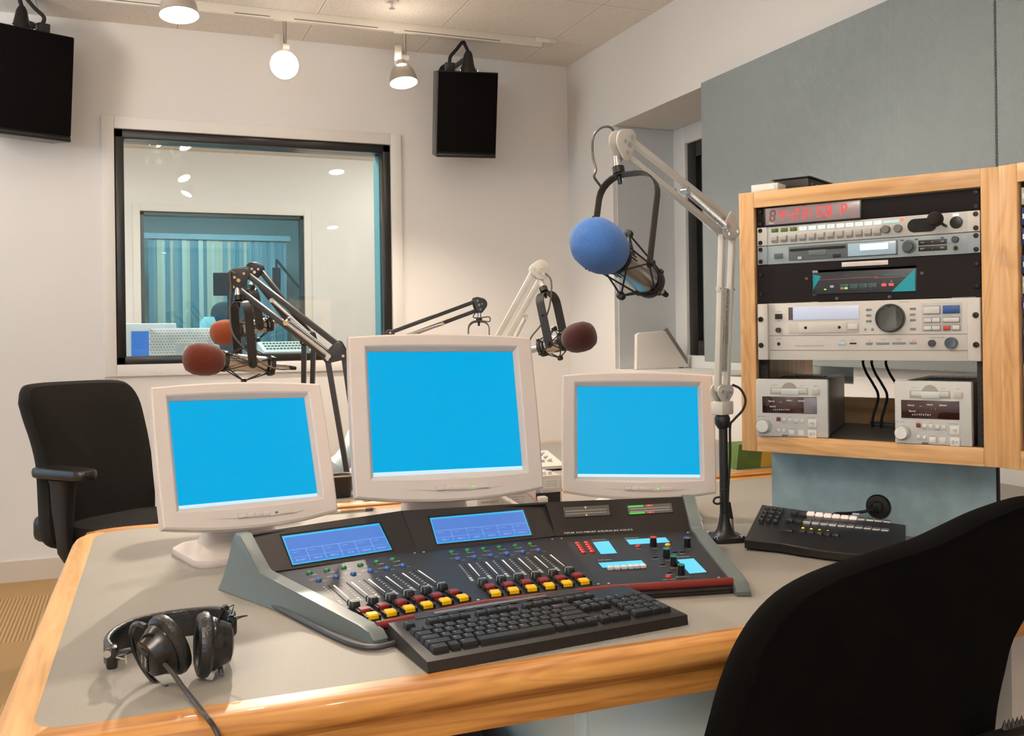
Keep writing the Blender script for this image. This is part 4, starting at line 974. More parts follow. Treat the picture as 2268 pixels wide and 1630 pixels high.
f.text('Hec', (cx(322), 1.4562), .0078, WHT, ln, y=-.0072)
# --- selector unit
t, p_ = unit('channel_selector', 'light grey selector unit with twelve switches and round foam microphone, below the clock', 'selector', ZU[2], ZU[1], GUN, ears=mat('pale_ear', (.62, .61, .585), .4))
f = UF(t, ZU[2]); ZM = (ZU[1]+ZU[2])/2
LG = mat('lit_green_label', (.1, .12, .03), .4, emit=(150, 190, 30), es=.8); LW = mat('lit_white_label', (.5, .6, .6), .4, emit=(214, 236, 236), es=.75); LK = mat('label_window_green', (.05, .10, .03), .3)
for k in range(12):
    u = cu(340+k*72.5, 560)[0]
    w_ = f.sq('switch_window', (u, ZM+.0125), .0165, .0085, LK if k < 3 else LW, d=.001)
    f.text(('ST', 'MOD', 'FD', 'PGM', 'AUX', 'CUE', 'TB', 'SAT', 'CR', 'EDIT', 'STU', 'STU')[k], (u-.001, ZM+.0125), .0068 if k < 3 else .0046, LG if k < 3 else GTX, w_, y=-.0034)
    b = MB(); b.loft([[(p[0]+u, y, p[1]+ZM-.0075-f.z0) for p in rrect(w1_, h1_, .001, 2)] for y, w1_, h1_ in ((-.002, .0150, .0165), (-.005, .0148, .0160), (-.0095, .013, .006))])
    b.build('paddle_switch', mat('switch_grey', (.40, .39, .37), .4), t)
u0 = cu(1180, 480)[0]; u1 = cu(1305, 470)[0]
f.box('level_window', (u0, ZM+.009), (u1, ZM+.015), mat('pale_cyan_window', (.4, .55, .55), .3, emit=(150, 205, 205), es=.5), d=.001)
f.knob('indicator_light', (cu(1323, 468)[0], ZM+.0145), .0035, .002, mat('orange_red_led', (.5, .15, .08), .4, emit=(246, 120, 90), es=.8))
for x in (1205, 1298): f.knob('rotary_knob', (cu(x, 535)[0], ZM-.004), .0085, .012, mat('mid_grey_knob', (.16, .155, .15), .4))
f.sq('green_light', (cu(1268, 545)[0], ZM-.008), .003, .004, mat('green_dot', (.1, .5, .1), .4, emit=(90, 220, 60), es=.8), d=.001)
a_ = cu(1367, 500)[0]; c_ = cu(1595, 500)[0]
b = MB(); b.prism([(p[0]+(a_+c_)/2, p[1]+ZM-.0005-f.z0) for p in rrect(c_-a_, .029, .0144, 8)], .001, T(0, -.002, 0) @ RX(math.pi/2)); b.build('speaker_grille', mat('grille_black', (.006, .006, .006), .8), t)
m0 = Vector((cu(1665, 505)[0], -.002, ZM-.006-f.z0)); b = MB(); b.tube(smooth([m0, m0+Vector((-.001, -.02, .002)), m0+Vector((-.006, -.035, .009))], 4), .003); b.build('gooseneck', BLK, t)
b = MB(); b.lathe([(0, -.016), (.010, -.013), (.0155, -.004), (.0155, .006), (.011, .014), (0, .0165)], T(m0+Vector((-.011, -.040, .012))) @ RX(math.pi/2), 18); b.build('foam_ball', mat('dark_foam', (.022, .014, .011), .95, bump=.6, bscale=900), t)
f.knob('headset_socket', (cu(1745, 480)[0], ZM), .0125, .003, mat('socket_black', (.01, .01, .01), .3)); f.sq('lit_label', (cu(1742, 428)[0], ZM+.0155), .011, .005, mat('white_lit_pill', (.8, .8, .8), .4, emit=(255, 236, 236), es=.9), d=.001)
# --- floppy/disc recorder
t, p_ = unit('disc_recorder', 'blue-grey disc recorder with slot and small lit display, second from the rack top units', 'recorder', ZU[3], ZU[2], GUB, ears=GUB)
f = UF(t, ZU[3]); ZM = (ZU[2]+ZU[3])/2; DG = mat('slate_bezel', (.10, .12, .135), .35)
f.sq('power_button', (cu(368, 722)[0], ZM-.003), .020, .0115, DG, d=.003)
a_ = cu(447, 700)[0]; c_ = cu(1290, 670)[0]
bz = f.box('drive_bezel', (a_, ZM-.0155), (c_, ZM+.0165), DG, d=.002)
f.box('disc_slot', (cu(457, 660)[0], ZM+.006), (cu(888, 655)[0], ZM+.0115), SLOT, d=.001, y=-.0045)
f.box('slot_notch', (cu(605, 700)[0], ZM-.006), (cu(740, 690)[0], ZM+.006), mat('slate_notch', (.14, .165, .18), .35), d=.0005, y=-.0045)
f.sq('eject_button', (cu(822, 718)[0], ZM-.0105), .017, .008, BLK, d=.0015, y=-.0045); f.sq('badge', (cu(535, 728)[0], ZM-.0105), .009, .006, mat('badge_pale', (.5, .58, .62), .3), d=.0004, y=-.0045)
dp = f.box('display_glass', (cu(908, 680)[0], ZM-.0135), (cu(1280, 660)[0], ZM+.0150), mat('pale_blue_display', (.33, .45, .54), .12, spec=.6, emit=(90, 120, 140), es=.35), d=.0008, y=-.0045)
f.box('lit_lcd', (cu(1003, 660)[0], ZM-.002), (cu(1220, 650)[0], ZM+.0115), mat('white_lit_lcd', (.6, .7, .7), .3, emit=(222, 234, 232), es=.85), d=.0006, y=-.0055, parent=dp)
f.knob('jog_ring', (cu(1380, 670)[0], ZM), .0145, .003, DG); f.knob('jog_knob', (cu(1380, 670)[0], ZM), .0105, .012, mat('dark_slate_knob', (.06, .08, .095), .3))
for r in (0, 1):
    z = ZM+.0065-r*.013
    q = f.box('transport_strip', (cu(1453, 670)[0], z-.0052), (cu(1673, 660)[0], z+.0052), BLK, d=.002)
    for x, s_ in ((1485, ('<<', 'EDIT')), (1562, ('>', 'o')), (1640, ('>>', 'REC'))): f.text(s_[r], (cu(x, 665)[0], z), .0062 if r == 0 else .0042, WHT, q, y=-.0042)
for x in (1325, 1436, 1638): f.sq('small_button', (cu(x, 615)[0], ZM+.0145), .007, .003, DG, d=.001)
f.knob('phones_knob', (cu(1740, 612)[0], ZM+.009), .0068, .010, mat('dark_slate_knob', (.06, .08, .095), .3)); f.knob('phones_jack', (cu(1742, 682)[0], ZM-.0095), .0055, .002, mat('brass_ring', (.5, .42, .28), .3, .9), cap=SLOT)
# --- black panel with the small codec
z0, z1 = 1.3602-.0445*2-.001, 1.3602
ca, cb = (-.1125, 1.2855), (.1150, 1.3415)
def holed(t, h):
    x0, x1 = -.2413, .2413; b = MB(); lo, hi = ca[1]-z0, cb[1]-z0
    for (a, c_, d_, e) in ((x0, ca[0], .0006, h-.0006), (cb[0], x1, .0006, h-.0006), (ca[0], cb[0], .0006, lo), (ca[0], cb[0], hi, h-.0006)): b.box(((a+c_)/2, 0, (d_+e)/2), (c_-a, .004, e-d_))
    return b.build('front_panel', GUK, t)
M = T(RO.x, RO.y, z0) @ RZ(RYAW)
t = thing('blank_panel', 'black two-unit rack panel with a window cut for the turquoise box', 'rack panel', M)
holed(t, z1-z0)
for sx in (-1, 1):
    for zz in (.022, .068):
        b = MB(); b.lathe([(.0052, 0), (.0052, .0015), (.0042, .0028), (.0015, .0030), (0, .002)], T(sx*.2335, -.002, zz) @ RX(math.pi/2), 12); b.build('rack_screw', SCRW, t)
f = UF(t, z0)
for x, y in ((585, 893), (1478, 866), (820, 1050), (1228, 1045)):
    q = cu(x, y); f.knob('ring_screw', q, .0032, .001, mat('ring_pale', (.4, .38, .36), .4), cap=SLOT)
lb = f.box('label_tape', (cu(858, 795)[0], 1.3465), (cu(1217, 785)[0], 1.3565), mat('pale_label_tape', (.74, .70, .68), .5), d=.0005)
f.text('DIGITAL AUDIO CODEC', (cu(1040, 790)[0], 1.3515), .0062, mat('pink_print', (.72, .40, .38), .5), lb, y=-.0026)
b = MB(); b.box((0, .145, .045), (.30, .01, .085)); b.build('back_plate', mat('dark_back', (.06, .05, .045), .7), t)
Mc = T(RO.x, RO.y, 1.2860) @ RZ(RYAW)
t = thing('codec_box', 'small dark box with turquoise corner triangles inside the black rack panel', 'codec', Mc)
TQ = mat('turquoise_print', (8, 152, 168), .4); CB = mat('codec_dark_blue', (.028, .036, .045), .35)
b = MB(); b.box((.001, .0712, .0255), (.2268, .14, .050), bev=.0012); b.build('case', CB, t)
f = UF(t, 1.2860, .0012)
qx = lambda x: cu(x, 930)[0]
for tri_ in ([(qx(632), .047), (qx(695), .042), (qx(632), .012)], [(.1115, .049), (.1115, .001), (qx(1238), .001)]):
    b = MB(); b.prism(tri_, .0006, T(0, f.y, 0) @ RX(math.pi/2)); b.build('corner_triangle', TQ, t)
PK = mat('pink_line', (190, 96, 112), .5)
b = MB(); b.bar((qx(650), f.y-.0003, .0335), (qx(1130), f.y-.0003, .0350), .0008, .0004, (0, 1, 0)); b.bar((qx(1110), f.y-.0003, .0318), (qx(1135), f.y-.0003, .0352), .0008, .0004, (0, 1, 0)); b.bar((qx(1110), f.y-.0003, .0320), (qx(1408), f.y-.0003, .0345), .0008, .0004, (0, 1, 0)); b.build('pink_stripe', PK, t)
f.text('PROFESSIONAL ISDN UNIT', (qx(1255), 1.2860+.0385), .0042, TQ)
f.sq('power_light', (qx(725), 1.2860+.0115), .005, .0028, mat('lit_green_led', (.2, .6, .1), .4, emit=(150, 230, 60), es=.9), d=.001); f.sq('mode_button', (qx(778), 1.2860+.0175), .0085, .0055, mat('grey_button', (.36, .42, .42), .4), d=.0015)
for k, x in enumerate((872, 945, 1018, 1090)):
    q = f.sq('status_window', (qx(x), 1.2860+.0155), .0175, .0125, mat('window_edge_teal', (.03, .09, .10), .3), d=.0005)
    for j, dx in enumerate((-.0045, .0045)):
        mm = (mat('lit_red_led', (.5, .08, .08), .4, emit=(236, 60, 50), es=.8), mat('lit_green_led', (.2, .6, .1), .4))[j] if k == 0 else mat('dark_led_window', (.05, .055, .06), .3)
        f.sq('status_light', (qx(x)+dx, 1.2860+.0125), .0065, .004, mm, d=.0008, y=f.y-.0005, parent=q)
for x, s_ in ((1182, '-'), (1238, '+')):
    f.sq('step_button', (qx(x), 1.2860+.0165), .0105, .0062, mat('pink_button', (226, 92, 104), .4, emit=(200, 70, 84), es=.3), d=.002); f.text(s_, (qx(x), 1.2860+.0232), .008, WHT)
c0 = RM.to_3x3()
b = MB(); Mr = T(RO.x, RO.y, 1.2860) @ RZ(RYAW)
b.tube(smooth([(-.10, .05, .050), (-.075, .03, .049), (-.05, .022, .053), (-.02, .026, .052), (-.004, .05, .049), (.0, .08, .049)], 5), .003, 7, Mr); tag(b.build('cable', RUB), 'black cable looped on top of the turquoise-cornered box', 'cable')
# --- DAT deck
t, p_ = unit('tape_deck', 'large champagne tape deck with big round dial in the middle of the rack', 'tape deck', ZU[5], ZU[5]+.1325, GDT, depth=.28)
f = UF(t, ZU[5])
for sx in (-1, 1):
    b = MB(); b.box((sx*.2285, -.006, .066), (.0255, .010, .1315), bev=.003); b.build('rack_ear', GDT, t)
    for zz in (.0345, .0955):
        b = MB(); b.lathe([(.0062, 0), (.0062, .002), (.005, .0036), (.002, .004), (.0015, .0025), (0, .0025)], T(sx*.2325, -.011, zz) @ RX(math.pi/2), 14); b.build('ear_screw', SCRW, t)
q0, q1 = cl(297, 360)[0], cl(1838, 360)[0]
GAP = mat('panel_gap_grey', (.16, .15, .14), .6)
for y in (358, 478): f.box('panel_seam', (q0, cl(1060, y)[1]), (q1, cl(1060, y)[1]+.0012), GAP, d=.0004)
PW = mat('power_black', (.012, .012, .012), .3); DB = mat('slate_button', (.20, .235, .26), .4)
f.sq('power_button', cl(370, 204), .017, .012, PW, d=.003); f.knob('phones_knob', cl(370, 310), .0058, .008, mat('dark_grey_knob', (.05, .05, .055), .35)); f.knob('phones_jack', cl(370, 418), .0042, .0015, mat('brass_ring', (.5, .42, .28), .3, .9), cap=SLOT)
z_ = lambda y: cl(720, y)[1]
dp = f.box('display_glass', (cl(445, 180)[0], z_(233)), (cl(990, 180)[0], z_(129)), mat('silver_blue_display', (.50, .56, .68), .12, spec=.7, emit=(150, 165, 200), es=.42), d=.0012)
f.box('display_dark_end', (cl(446, 180)[0], z_(231)), (cl(480, 180)[0], z_(131)), mat('display_smoke', (.10, .09, .10), .1), d=.0004, y=-.0033, parent=dp)
tr = f.box('tape_tray', (cl(445, 295)[0], z_(338)), (cl(990, 295)[0], z_(253)), mat('tray_champagne', (.52, .50, .46), .4), d=.0012)
f.box('tray_door', (cl(528, 295)[0], z_(334)), (cl(896, 295)[0], z_(257)), GDT, d=.0012, y=-.0034, parent=tr)
for x in (580, 842): f.knob('tray_screw', cl(x, 295), .0035, .003, SCRW, parent=tr)
f.sq('open_button', cl(945, 290), .02, .012, mat('pale_open_button', (.66, .66, .66), .25, spec=.7), d=.002, y=-.0034, parent=tr)
f.knob('shuttle_dial', cl(1237, 228), .0305, .012, mat('dial_black', (.03, .032, .034), .35), n=36, cap=mat('dial_slate_face', (.17, .185, .185), .35, .3))
for y in (160, 204, 248): f.sq('mode_button', cl(1067, y), .0115, .0042, DB); f.sq('mode_button', cl(1408, y-2), .0115, .0042, DB)
f.sq('mode_button', cl(1409, 314), .0115, .0042, DB)
for x in (1041, 1096): f.sq('small_button', cl(x, 314), .005, .0045, DB)
zz = lambda y: cl(1640, y)[1]
pd = f.box('transport_pad', (cl(1478, 230)[0], zz(338)), (cl(1788, 230)[0], zz(115)), mat('transport_pad_grey', (.47, .49, .51), .5), d=.0006)
PB = mat('pale_key_plastic', (.62, .60, .56), .4)
for (x0_, x1_, ya, yb, m_) in ((1494, 1620, 142, 198, PB), (1645, 1770, 140, 196, mat('blue_stop_key', (44, 84, 150), .4)), (1495, 1556, 231, 264, PB), (1560, 1620, 231, 264, PB), (1646, 1770, 231, 264, PB), (1495, 1556, 293, 325, PB), (1560, 1620, 293, 325, PB), (1646, 1696, 293, 325, mat('red_record_key', (196, 70, 50), .4)), (1718, 1772, 291, 325, PB)):
    f.box('transport_key', (cl(x0_, 230)[0], zz(yb)), (cl(x1_, 230)[0], zz(ya)), m_, d=.0035, y=-.0026, parent=pd)
    f.box('key_gap', (cl(x0_-4, 230)[0], zz(yb+4)), (cl(x1_+4, 230)[0], zz(ya-4)), GAP, d=.0005, y=-.0026, parent=pd)
f.sq('function_button', cl(859, 421), .0165, .007, mat('pale_blue_button', (.42, .58, .66), .3)); f.sq('slide_switch', cl(946, 421), .015, .0036, PW, d=.0015)
for x in (1070, 1151, 1200, 1277, 1327, 1411): f.sq('function_button', cl(x, 423), .0145, .0046, DB, d=.002)
for x in (1070, 1410): f.sq('lit_dot', cl(x, 401), .0035, .003, mat('soft_red_led', (.5, .1, .1), .4, emit=(240, 90, 76), es=.8), d=.001)
f.knob('balance_knob', cl(1560, 426), .0072, .010, mat('dark_grey_knob', (.05, .05, .055), .35)); f.knob('level_knob', cl(1711, 426), .0122, .014, mat('slate_blue_knob', (.11, .15, .19), .3), cap=mat('slate_blue_cap', (.16, .22, .27), .3))
f.text('Professional Digital Audio Tape Deck', cl(608, 436), .0044, GTX)
for x, y, s_ in ((370, 168, 'POWER'), (372, 240, 'REPEAT'), (372, 378, 'PHONES'), (862, 400, 'COUNTER'), (946, 395, 'INPUT'), (1180, 394, 'START ID'), (1300, 394, 'SKIP ID'), (1596, 384, 'BALANCE - REC LEVEL'), (1340, 106, 'JOG / SHUTTLE'), (1555, 127, 'PLAY'), (1706, 127, 'STOP'), (1558, 219, 'REW/FF'), (1706, 219, 'PAUSE')): f.text(s_, cl(x, y), .0030, GTX)
# cables and perforated shelf in the open bay
Mb = RM
b = MB()
for u, z in ((-.083, .27), (-.062, .268), (-.028, .262)): b.tube(smooth([(u-.002, .03+.25, .215), (u, .26, .20), (u+.012, .25, .175), (u+.03, .24, .15), (u+.045, .23, .12), (u+.035, .22, .07), (u+.03, .23, .045)], 5), .0032, 7, Mb)
tag(b.build('cable_bundle', RUB), 'black cables hanging down behind the two small decks in the rack', 'cable')
b = MB(); b.tube(smooth([(-.06, .24, .055), (-.01, .23, .058), (.05, .235, .052), (.10, .25, .05)], 5), .0035, 7, Mb); b.tube(smooth([(-.06, .25, .048), (.0, .24, .047), (.06, .245, .045), (.10, .26, .046)], 5), .003, 7, Mb)
tag(b.build('cable_bundle', CABLE), 'loose cables lying on the rack shelf between the two small decks', 'cable')
# --- the two small decks
MDG = mat('mist_grey_front', (.55, .56, .545), .42); MDB = mat('warm_grey_steel_cover', (.20, .17, .145), .45, .3)
def small_deck(cpx, yaw, w, h, label, col):
    u, _ = cl(*cpx)
    Md = RM @ T(u, -.014, .0385) @ RZ(math.radians(yaw))
    t = thing('disc_player', label, 'disc player', Md, 'small disc players in the rack')
    b = MB(); b.box((0, .012, h/2), (w, .024, h), bev=.003); b.build('front_panel', MDG, t)
    b = MB(); b.box((0, .024+.165, h/2-.001), (w-.004, .33, h-.006), bev=.001); cv = b.build('case', [MDB], t)
    b = MB()
    for i in range(9):
        for j in range(5): b.box((-w*.3+i*w*.075, .17+j*.018, h-.0036), (.006, .011, .0006))
    b.build('vent_slots', SLOT, cv)
    sx, sz = w/.158, h/.1335
    C = lambda x, y: ((x-485)/512*.158*sx, .1335*sz-(y-705)/452*.1335*sz)   # measured on the left deck's front
    f = UF(t, 0, 0.)
    f.t = t
    sl = f.box('disc_slot_recess', C(333, 770), C(604, 826), mat('slot_recess_tan', (.42, .38, .31), .45), d=.0008)
    f.box('disc_flap', C(346, 778), C(592, 812), mat('flap_silver', (.56, .58, .57), .35), d=.002, parent=sl)
    b = MB(); c_ = C(470, 764); b.prism([(c_[0]+.018*math.cos(a)*sx, c_[1]-.010+.020*math.sin(a)) for a in [math.pi*k/12 for k in range(13)]], .0012, RX(math.pi/2)); b.build('finger_notch', mat('notch_grey', (.33, .32, .29), .4), sl)
    f.box('disc_edge', C(415, 786), C(534, 826), mat('disc_pale', (.58, .61, .60), .35), d=.0035, parent=sl)
    f.sq('eject_button', C(657, 798), .0155, .0135, mat('tan_button', (.52, .47, .40), .4), d=.003)
    dp = f.box('display_glass', C(275, 842), C(662, 972), mat('smoked_red_display', (.035, .012, .012), .08, spec=.7), d=.0012)
    if col: f.box('display_reflection_end', C(572, 848), C(660, 968), mat('display_grey_end', (.20, .19, .22), .15), d=.0003, y=-.0013, parent=dp)
    DW = mat('display_white_print', (.6, .6, .62), .4, emit=(190, 192, 200), es=.6)
    for x, y, s_, z in ((342, 880, 'TRACK', .0046), (408, 882, '--', .008), (470, 872, 'INDEX', .0042), (556, 874, 'REMAIN', .0042), (350, 922, 'TRACK', .0046), (412, 945, 'x 2 3 4 5 6 7 8 9', .0056), (505, 900, ':', .008), (478, 897, '.', .008)): f.text(s_, C(x, y), z, DW, dp, y=-.0014)
    f.knob('dial_ring', C(285, 1080), .0165*sx, .004, mat('ring_grey', (.34, .34, .33), .4)); f.knob('dial', C(278, 1080), .0135*sx, .013, mat('white_dial', (.78, .77, .75), .3), n=26)
    RDB = mat('maroon_button', (118, 34, 30), .4); WB = mat('cream_button', (.70, .68, .64), .4)
    f.sq('record_button', C(391, 1021), .009, .0085, RDB, d=.0025)
    for x, y in ((431, 1024), (474, 1024), (517, 1027), (560, 1030)): f.sq('edit_button', C(x, y), .0075, .008, WB, d=.0025)
    for x, y in ((391, 1106), (431, 1108)): f.sq('mode_button', C(x, y), .0062, .0072, WB, d=.0025)
    for x, y in ((485, 1120), (551, 1123)): f.sq('skip_button', C(x, y), .0125, .0125, WB, d=.0025)
    for x, y, s_ in ((631, 1047, '>||'), (631, 1128, '[] <')):
        q = f.sq('transport_button', C(x, y), .0185, .0175, WB, d=.003); f.text(s_, C(x, y), .0075, GTX, q, y=-.0032)
    f.sq('badge', C(434, 1147), .013, .0038, mat('badge_slate', (.12, .13, .14), .4), d=.0005)
    for x, y, s_ in ((366, 752, 'DISC IN'), (560, 754, 'SLOT'), (657, 756, 'EJECT'), (268, 1002, 'AMS / LEVEL'), (391, 1003, 'REC'), (474, 1003, 'EDIT'), (620, 1003, 'PLAY/PAUSE'), (430, 1048, 'TITLE'), (516, 1050, 'ENTER'), (485, 1096, 'SEARCH')): f.text(s_, C(x, y), .0034, GTX)
    return t
small_deck((484, 920), 12.5, .161, .1325, 'left of the two small grey disc players at the bottom of the rack', True)
small_deck((1572, 980), 3.0, .152, .1340, 'right of the two small grey disc players at the bottom of the rack', False)
# blue panel carrying the cabinet
BPM = T(RO.x, RO.y, DZ) @ RZ(RYAW)
t = thing('support_panel', 'blue-grey upright panel with black edge carrying the oak rack on the desk', 'panel', BPM)
b = MB(); b.box((-.012, .129, (RB-DZ)/2), (.506, .018, RB-DZ)); b.build('blue_face', mat('blue_grey_laminate', (.29, .41, .46), .6, noise=.14, nscale=22), t)
b = MB(); b.box((.2435, .129, (RB-DZ)/2), (.004, .019, RB-DZ)); b.build('edge_strip', BLKM, t)
# second cabinet at the picture edge
P0 = RO+RU*.2825+RN*-.004
Y2 = math.radians(-80); U2 = Vector((math.cos(Y2), math.sin(Y2), 0)); C2 = P0+U2*.285
M2 = T(C2.x, C2.y, RB) @ RZ(Y2)
cabinet('rack_cabinet', 'second oak rack cabinet with blue units, cut off by the right picture edge', M2, .565, RT-RB, .0375, .0375, .038, .36)
BLU = mat('navy_module_blue', (24, 48, 122), .4)
for k, (z0, z1) in enumerate(((.437, .571), (.30, .436), (.17, .299), (.04, .169))):
    t = thing('processor_unit', ('topmost', 'second', 'third', 'lowest')[k]+' blue-fronted unit in the cut-off rack at the right picture edge', 'rack unit', M2 @ T(0, 0, z0), 'units in the second rack'); h = z1-z0
    b = MB(); b.box((0, .0, h/2), (.4826, .004, h-.002)); b.build('front_panel', GUK, t); b = MB(); b.box((0, .12, h/2), (.43, .22, h-.004)); b.build('chassis', BLKM, t)
    for j in range(3):
        zz = h*(.2+.3*j)
        b = MB(); b.box((-.208, -.004, zz), (.066, .006, h*.26), bev=.002); q = b.build('blue_module', BLU if (k+j) % 4 != 2 else mat('pale_module', (.45, .47, .46), .4), t)
        b = MB(); b.box((-.226, -.0072, zz), (.024, .0008, .010)); b.build('white_mark', WHT, q)
    for sx in (-1, 1):
        for zz in (.015, h-.015):
            b = MB(); b.lathe([(.006, 0), (.006, .0015), (.0045, .003), (0, .003)], T(sx*.2335, -.002, zz) @ RX(math.pi/2), 12); b.build('rack_screw', SCRW, t)
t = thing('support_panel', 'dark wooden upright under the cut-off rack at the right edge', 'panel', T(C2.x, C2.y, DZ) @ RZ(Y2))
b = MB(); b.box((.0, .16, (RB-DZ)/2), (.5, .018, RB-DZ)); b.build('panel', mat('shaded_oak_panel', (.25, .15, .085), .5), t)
# on top of the rack
q = at(1700, 417, z=RT)
Mt = RM @ T(-.235, .085, RT-RB)
t = thing('equipment_box', 'small black box lying on top of the oak rack', 'box', RM @ T(-.185, .11, RT-RB))
b = MB(); b.box((0, .03, .0165), (.085, .15, .033), bev=.002); b.build('case', BLK, t)
b = MB(); b.box((-.0, .03, .035), (.095, .155, .003), bev=.001); b.build('lid', BLK, t)
b = MB()
for k in range(4): b.cyl((.0424, -.02+k*.03, .02), (.0432, -.02+k*.03, .02), .003, n=8)
b.build('vent_holes', mat('pale_hole', (.3, .28, .26), .5), t)
t = thing('cassette_case', 'white cassette case on top of the oak rack beside the black box', 'cassette case', RM @ T(-.222, .020, RT-RB))
b = MB(); b.box((0, 0, .009), (.066, .05, .018), bev=.002); b.build('case', mat('frosty_white_case', (.72, .69, .67), .25), t); b = MB(); b.box((0, -.0255, .009), (.05, .001, .011)); b.build('label_card', WHT, t)

# ================================================================ switch panel (black keypad controller)
k0, k1, k2, k3 = at(1649, 1196, z=.757), at(2004, 1232, z=.757), at(1688, 1118, z=.783), at(2006, 1163, z=.783)
xd = (k1-k0); xd.z = 0; xd.normalize(); yd = Vector((-xd.y, xd.x, 0)); up = ((k2+k3)/2-(k0+k1)/2); yv = (up-xd*up.dot(xd)).normalized(); nv = xd.cross(yv)
kp = thing('phone_controller', 'black call controller with white number keys beside the boom arm foot', 'phone controller', T(at(1830, 1215, z=DZ)))
KPB = mat('controller_black', (.010, .008, .008), .35)
kl = lambda x, y: atp(1480+x/2.878, 1000+y/2.878, k0, nv)
low = lambda p: Vector((p.x, p.y, DZ+.001))
b = MB()
fr_ = []; n_ = 12
front = [k0+(k1-k0)*(i/n_)-yv*(.020*math.sin(math.pi*min(1, max(0, (i/n_-.25)/.75))) if i > 3 else 0) for i in range(n_+1)]
topp = front+[k3+xd*.0, k2]
b.loft([[low(p)+(Vector((0, 0, .004))) for p in topp], [p-nv*.003 for p in topp], topp]); b.build('case', KPB, kp, world=True)
b = MB(); b.tube([p-nv*.001 for p in front], .0022, 6); b.build('front_lip', mat('controller_sheen', (.03, .027, .025), .2), kp, world=True)
def kbox(c, w, h, d, name, ms, txt=None, ts=.006, lift=0, parent=None):
    fr = frame(kl(*c)+nv*lift, xd, yv, nv); b = MB()
    b.loft([[(p[0], p[1], z) for p in rrect(w*s_, h*s_, .0012, 2)] for z, s_ in ((0, 1), (d*.7, 1), (d, .84))], fr)
    if txt: b.text(txt, ts, fr @ T(0, 0, d+.0003), mi=1)
    return b.build(name, ms, parent or kp, world=True)
KD_ = mat('controller_key_dark', (.022, .02, .02), .35); KWH = mat('lit_white_key', (.78, .66, .62), .35, emit=(250, 226, 216), es=.45); KSM = mat('smoky_clear_key', (.10, .095, .095), .15, spec=.7); KCL = mat('clear_key_rim', (.46, .48, .50), .2)
ks = .0
for r in range(4):
    for c_ in range(3):
        x, y = 632-r*12+c_*45-(r*1), 370+r*24.5+c_*4.5
        kbox((x, y), .0105, .0105, .006, 'number_key', [KD_, WHT], '123456789*0#'[r*3+c_], .0055)
for k in range(10):
    x, y = 908+k*54.3, 405+k*5.9
    if k < 6: kbox((x, y), .0158, .0140, .007, 'line_key', [KWH, GTX], str(k+1) if k < 5 else '', .0065)
    else:
        q = kbox((x, y), .0158, .0140, .006, 'line_key', [KCL, GTX]); kbox((x, y), .0125, .0098, .0012, 'key_window', [KSM, WHT], lift=.006, parent=q)
    x, y = 886+k*55.2, 456+k*6.3
    q = kbox((x, y), .0158, .0140, .006, 'line_key', [KCL, GTX]); kbox((x, y), .0125, .0098, .0012, 'key_window', [KSM, WHT], lift=.006, parent=q)
for (x, y, s_) in ((803, 402, 'Hold'), (857, 408, 'Mute'), (777, 448, 'Drop'), (831, 454, 'Next')):
    kbox((x, y), .0145, .0125, .007, 'function_key', [KD_, WHT], s_, .0034)
kbox((762, 508), .024, .013, .005, 'wide_key', [mat('key_brown_black', (.03, .022, .02), .4), WHT])
for k in range(5):
    x, y = 857+k*53, 516+k*6.5
    kbox((x, y), .0135, .0135, .006, 'function_key', [KD_, WHT], ('Record', 'On Air', 'Conf', 'Cue', 'Screen')[k], .0032)
    b = MB(); b.lathe([(.0032, 0), (.003, .002), (0, .003)], frame(kl(x+2, y-26), xd, yv, nv), 10); b.build('yellow_light', mat('yellow_led', (.6, .5, .05), .4, emit=(240, 210, 30), es=.8), kp, world=True)
b = MB(); fr = frame(kl(1280, 572), xd, yv, nv); b.text('Telos', .013, fr @ T(0, 0, .0004)); b.build('lettering', mat('teal_print', (.05, .28, .28), .5), kp, world=True)
q = kbox((1197, 402), .016, .0075, .003, 'label_tag', [mat('pale_tag', (.62, .68, .70), .4), GTX], 'LINE', .004)
# round black socket cover on the blue panel with its cord
pc = atp(1480+1338/2.878, 1000+352/2.878, RO+RN*.115, RN)
g = thing('cable_grommet', 'round black cable cover on the blue panel behind the call controller', 'cable cover', T(pc))
b = MB(); b.lathe([(.028, .0), (.0285, .004), (.025, .008), (.014, .009), (.013, .004), (0, .004)], zframe(pc+RN*.0045, -RN), 28); b.build('ring', BLK, g, world=True)
b = MB(); b.box((0, 0, .008), (.020, .022, .012), zframe(pc+RN*.0045, -RN), bev=.003); b.build('plug', RUB, g, world=True)
b = MB(); b.tube(smooth([pc-RN*.008, pc-RN*.03-RU*.02+Vector((0, 0, -.008)), pc-RN*.03-RU*.055+Vector((0, 0, -.016)), at(1850, 1138, z=.785)+Vector((0, 0, -.0)), at(1845, 1145, z=.77)], 6), .0038, 8); tag(b.build('cable', RUB), 'short black cord from the round cover down behind the call controller', 'cable')
